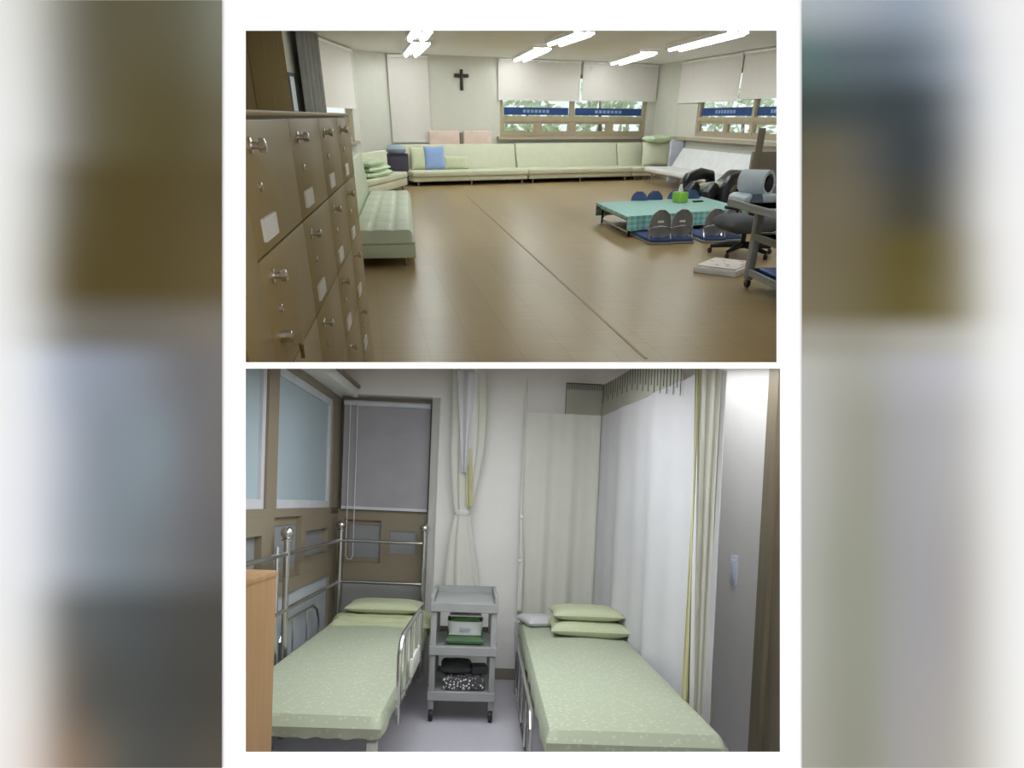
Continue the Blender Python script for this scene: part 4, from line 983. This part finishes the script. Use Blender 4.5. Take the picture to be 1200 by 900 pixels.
# right bed
RX0, RX1 = .245, .935; yr0 = onz(2,700,862,.5).y
br = thing('hospital_bed', 'sickbed with green floral sheet under the long hanging curtain', 'bed', M2 @ TR((.59,3.7,0)))
mattress(RX0-.59,RX1-.59,yr0-3.7,YB-.12-3.7,.40,.5).build('mattress', sheet_m, br, smooth=True)
Bx(RX0-.57,RX1-.61,yr0-3.68,YB-.14-3.7,.36,.399).build('bed_frame', cream_fr, br)
for x in (RX0-.55,RX1-.63):
    for y in (yr0-3.64,YB-.2-3.7): Bx(x-.02,x+.02,y-.02,y+.02,0,.37).build('leg', cream_fr, br, bevel=.004)
xg = RX0-.03-.59
for (y0,y1) in ((2.85-3.7,4.3-3.7),):
    gl = MB().tube([(xg,y0,.12),(xg,y0,.38),(xg,y0+.05,.43),(xg,y0+.12,.44),(xg,y1-.1,.44),(xg,y1,.38),(xg,y1,.12)],.011,8).build('side_guard', steel, br, smooth=True)
    for k in range(1,4): MB().cyl((xg,y0+(y1-y0)*k/4,.14),(xg,y0+(y1-y0)*k/4,.44),.008,8).build('guard_bar', steel, gl, smooth=True)
    MB().cyl((xg,y0,.16),(xg,y1,.16),.009,8).build('guard_rail', steel, gl, smooth=True)
    MB().cyl((xg,y1+.0,.2),(xg,y1+.45,.5),.01,8).build('guard_stay', grey_pl, gl, smooth=True)
pc = onz(2,694,745,.53)
tag(MB().pillow((0,0,.045),.52,.4,.1,ex=5,wr=.08).build('bed_pillow', pillow_m, M=M2 @ TR((pc.x+.0,4.42,.506),-.02), smooth=True), 'green pillow lying flat on the curtained bed, lower of two', 'pillow')
tag(MB().pillow((0,0,.04),.47,.36,.09,ex=4).build('bed_pillow', pillow_m, M=M2 @ TR((pc.x-.015,4.47,.6),.02), smooth=True), 'plump green pillow on top of another on the curtained bed', 'pillow')
tag(MB().pillow((0,0,.03),.24,.3,.07,ex=4,wr=.1).build('folded_cloth', curt_w, M=M2 @ TR((.37,4.72,.504),.3), smooth=True), 'crumpled white cloth at the head of the curtained bed', 'cloth')

# ================================================================== curtains
ZR = 2.27
ct = thing('hanging_curtain', 'cream hospital curtain with net top hanging round the bed beside the light switch', 'curtain', M2 @ TR((.95,YB-.1,0)))
ox, oy = .95, YB-.1
zf = ony(2,640,484,YB-.1).z                 # top of the cloth, bottom of the net
xs0 = ony(2,613,560,YB-.1).x; XC = ony(2,699,600,YB-.1).x
def backc(u, v):
    x = xs0+u*(XC-xs0); w = .016*math.sin(u*17+.5)+.006*math.sin(u*37)
    return (x-ox, YB-.07-.03*(1-v)+w*(.35+.65*v)-oy, zf-v*(zf-.36))
MB().slab(backc,90,14,(0,-.003,0)).build('back_cloth', curt_m, ct, smooth=True)
SY0, SY1 = YB-.08, onx(2,838,640,1.02).y
def sidex(y, v): return XC+(1.03-XC)*((SY0-y)/(SY0-SY1))**.8
def sidec(u, v):
    y = SY0+u*(SY1-SY0); w = .017*math.sin(u*19)+.009*math.sin(u*41+1)
    zt_ = min(zf+.0*u, ztop(1.0,y)-.01) if u < 2 else zf
    zb_ = .478-.2*u*u
    return (sidex(y,v)+w*(.3+.7*v)+.012*v-ox, y-oy, zt_-v*(zt_-zb_))
MB().slab(sidec,130,16,(.003,0,0)).build('side_cloth', curt_w, ct, smooth=True)
# net with dark cords
def netb(u, v):
    x0n = ony(2,663,470,YB-.1).x; x = x0n+u*(XC-x0n); return (x-ox, YB-.1-oy, zf+.0+(1-v)*(ZR-zf))
def nets(u, v):
    y = SY0+u*(3.5-SY0); return (sidex(y,0)-ox, y-oy, zf+(1-v)*(min(ZR,ztop(1.0,y)-.005)-zf))
nb_ = MB().slab(netb,10,3,(0,-.002,0)).build('net_back', mesh_net, ct); ns_ = MB().slab(nets,10,3,(.002,0,0)).build('net_side', mesh_net, ct)
mb = MB()
x0n = ony(2,663,470,YB-.1).x
for k in range(23):
    x = x0n+(XC-x0n)*k/22; mb.box(x-.0022-ox,x+.0022-ox,YB-.106-oy,YB-.101-oy,ZR-(.045 if k else ZR-zf),ZR)
mb.box(x0n-ox,XC-ox,YB-.106-oy,YB-.101-oy,ZR-.004,ZR+.004); mb.build('net_cords', mesh_dk, nb_)
mb = MB()
for k in range(30):
    y = SY0+(3.5-SY0)*k/29; zz = min(ZR,ztop(1.0,y)-.005); x = sidex(y,0)-.006
    mb.box(x-.003-ox,x-ox,y-.004-oy,y+.004-oy,zz-(.14 if k%2 else .10),zz)
mb.build('net_cords', mesh_dk, ns_)
# gathered yellow-green hem at the near end
def hem(c, x0, x1, y0, seed):
    def f(u, v):
        x = x0+u*(x1-x0); zt_ = ztop(1.05,y0)-.012
        return (x-ox+.005*math.sin(u*17+seed)*(.5+v)+.055*v*(1-u), y0-oy+.012*math.sin(u*15+seed)+.02*u, zt_-v*(zt_-(.38+.05*u)))
    return f
hx0 = ony(2,803,640,SY1).x
MB().slab(hem(0,hx0,hx0+.03,SY1-.01,0),12,14,(0,-.003,0)).build('hem_fold', curt_y, ct, smooth=True)
MB().slab(hem(0,hx0+.02,hx0+.125,SY1-.0,2),18,14,(0,-.003,0)).build('inner_fold', curt_m, ct, smooth=True)
MB().slab(hem(0,hx0+.12,hx0+.15,SY1+.05,1),10,14,(0,-.003,0)).build('edge_fold', curt_y, ct, smooth=True)
# left edge roll of the curtain with its ties
ed = MB().tube([(xs0-ox+.0,YB-.1-oy,zf+.25),(xs0-ox-.004,YB-.1-oy,1.3),(xs0-ox+.012,YB-.1-oy,.9),(xs0-ox+.012,YB-.1-oy,.55)],[.006,.01,.02,.022],8).build('edge_roll', curt_m, ct, smooth=True)
for z in (1.26,.93): MB().sphere((xs0-ox,YB-.115-oy,z),(.016,.012,.016),8,6).build('tie_button', whitepl, ed, smooth=True)

# tied-back curtain between the beds
yt = YB-.13; xt = ony(2,545,560,yt).x
zt_ = ztop(xt,yt)-.015; ztie = ony(2,545,601,yt).z; zend = ony(2,545,686,yt).z
tc_ = thing('tied_curtain', 'cream curtain tied in the middle, hanging against the wall above the grey cart', 'curtain', M2 @ TR((xt,yt,0)))
def tied(u, v):
    z = zt_-v*(zt_-zend); a = 2*PI*u
    if z > ztie: k = (z-ztie)/(zt_-ztie); r = .045+.065*min(1,k*2.2)**.7
    else: k = (ztie-z)/(ztie-zend); r = .045+.075*k**.8
    fold = 1+.16*math.sin(a*7+z*1.5)
    return (r*math.cos(a)*fold+(.012*math.sin(z*4)), .55*r*math.sin(a)*fold, z)
MB().grid(tied,56,40).build('cloth', curt_m, tc_, smooth=True)
def flap(u, v):
    z = zt_-v*(zt_-ztie)*.72; w = .1*(1-.75*v); return (-.085+.06*v+u*w*1.6, -.075+.02*math.sin(u*8)-.01*v, z-.05*u*(1-v))
MB().slab(flap,14,14,(0,-.003,0)).build('white_flap', curt_w, tc_, smooth=True)
MB().slab(lambda u,v:(.02+.05*u-.02*v,-.065+.015*math.sin(u*9), ztie+.05+v*.42),10,8,(0,-.003,0)).build('yellow_fold', curt_y, tc_, smooth=True)
MB().lathe([(.046,-.022),(.054,-.012),(.054,.012),(.046,.022)],20).xf(Matrix.Translation((.012*math.sin(ztie*4),0,ztie)) @ Matrix.Diagonal((1.1,.75,1,1))).build('tie_band', curt_w, tc_, smooth=True)

# ================================================================== grey cart between the beds
k0 = onz(2,507,846); k1 = onz(2,577,846)
CWx = ony(2,582,706,4.1).x-ony(2,503,706,4.1).x
yk = k0.y; MCt = M2 @ TR((ony(2,503,760,yk).x, yk, 0), .03)
wk = ony(2,582,760,yk).x-ony(2,503,760,yk).x; dk = .52
gc = thing('trolley', 'grey plastic three-tier trolley on casters between the two beds', 'trolley', MCt)
zz = [ony(2,545,812,yk).z, ony(2,545,759,yk).z, ony(2,545,708,yk).z]
for nm, z in zip(('bottom_shelf','middle_shelf','top_tray'), zz):
    lip = .03 if nm != 'top_tray' else .045
    mb = Bx(.02,wk-.02,.0,dk,z-.035,z); 
    mb.box(0,wk,-.02,.0,z-.05,z+.005); mb.box(0,wk,dk,dk+.015,z-.02,z+lip); mb.box(0,.02,0,dk,z-.03,z+lip); mb.box(wk-.02,wk,0,dk,z-.03,z+lip)
    mb.build(nm, cart_m, gc, bevel=.003, seg=1)
for x in (.022,wk-.022):
    for y in (.02,dk-.02):
        Bx(x-.018,x+.018,y-.025,y+.025,.08,zz[2]-.02).build('post', cart_m, gc, bevel=.006)
        c_ = MB().lathe([(.034,-.013),(.037,-.006),(.037,.006),(.034,.013)],16).xf(Matrix.Translation((x,y,.037)) @ Matrix.Rotation(PI/2,4,'Y')).build('caster', black_m, gc, smooth=True)
        Bx(x-.016,x+.016,y-.01,y+.012,.05,.085).build('caster_fork', metal_leg, c_)
# things on the trolley
bk = thing('basket', 'white plastic basket with green towels on the trolley middle shelf', 'basket', MCt @ TR((wk*.52,.2,zz[1]+.004)))
def bask(u, v):
    a = 2*PI*u; e = .9
    cx_ = math.copysign(abs(math.cos(a))**.5,math.cos(a)); sx_ = math.copysign(abs(math.sin(a))**.5,math.sin(a)); s = .9+.1*v
    return (cx_*.115*s, sx_*.13*s, .055+v*.085)
MB().slab(bask,32,3,lambda u,v: Vector((-.006*math.cos(2*PI*u),-.006*math.sin(2*PI*u),0))).box(-.1,.1,-.11,.11,.055,.06).build('bin', whitepl, bk, smooth=True)
Bx(-.035,.035,-.1345,-.1325,.085,.1).build('label_mark', grey_blue, bk)
tag(MB().pillow((0,0,.025),.24,.3,.055,ex=8).build('green_towel', darkgreen, M=MCt @ TR((wk*.52,.19,zz[1]+.003)), smooth=True), 'dark green folded towel under the white basket', 'towel')
tag(MB().pillow((0,0,.03),.19,.22,.06,ex=6,wr=.15).build('green_towel', greencloth, M=MCt @ TR((wk*.52,.2,zz[1]+.108)), smooth=True), 'green folded towel inside the white basket', 'towel')
tag(Bx(-.1,.1,-.11,.11,0,.012).build('tray_lid', whitepl, M=MCt @ TR((wk*.52,.2,zz[1]+.172)), bevel=.004), 'flat pale lid on top of the green towel in the basket', 'lid')
tag(Bx(-.13,.13,-.14,.14,0,.07).build('patterned_box', bwprint, M=MCt @ TR((wk*.53,.17,zz[0]+.004)), bevel=.01), 'black and white patterned box on the trolley bottom shelf', 'box')
tag(MB().pillow((0,0,.03),.2,.24,.07,ex=5,wr=.2).build('dark_bundle', grey_dk, M=MCt @ TR((wk*.4,.24,zz[0]+.076)), smooth=True), 'dark grey cloth bundle on the patterned box', 'bundle')
tag(Bx(-.05,.05,-.06,.06,0,.05).build('small_box', grey_dk, M=MCt @ TR((wk*.76,.2,zz[0]+.076),.1), bevel=.006), 'small grey box on the patterned box, beside the dark bundle', 'box')

# ================================================================== wooden cabinet at the near left, wall switch
yw_ = 1.95; xe = ony(2,321.5,770,yw_+.285).x; zt2 = ony(2,318,668,yw_+.285).z
wc = thing('wooden_cabinet', 'light brown wooden cabinet at the foot of the bed by the partition', 'cabinet', M2 @ TR((xe-.3,yw_,0)))
Bx(0,.3,0,.28,0,zt2-.02).build('body', wood_or, wc); Bx(-.005,.303,-.006,.285,zt2-.02,zt2).build('top', wood_or, wc, bevel=.003)
Bx(.005,.295,-.014,-.001,.05,zt2-.03).build('door', wood_or, wc, bevel=.002)
sp_ = onx(2,861,668,XR)
sw = thing('light_switch', 'pale blue-white light switch on the wall between curtain and door', 'switch', M2 @ TR((XR,sp_.y,sp_.z)))
Bx(-.01,0,-.05,.05,-.085,.085).build('plate', switch_m, sw, bevel=.003); Bx(-.015,-.01,-.03,.03,-.055,.06).build('rocker', switch_m, sw, bevel=.002)
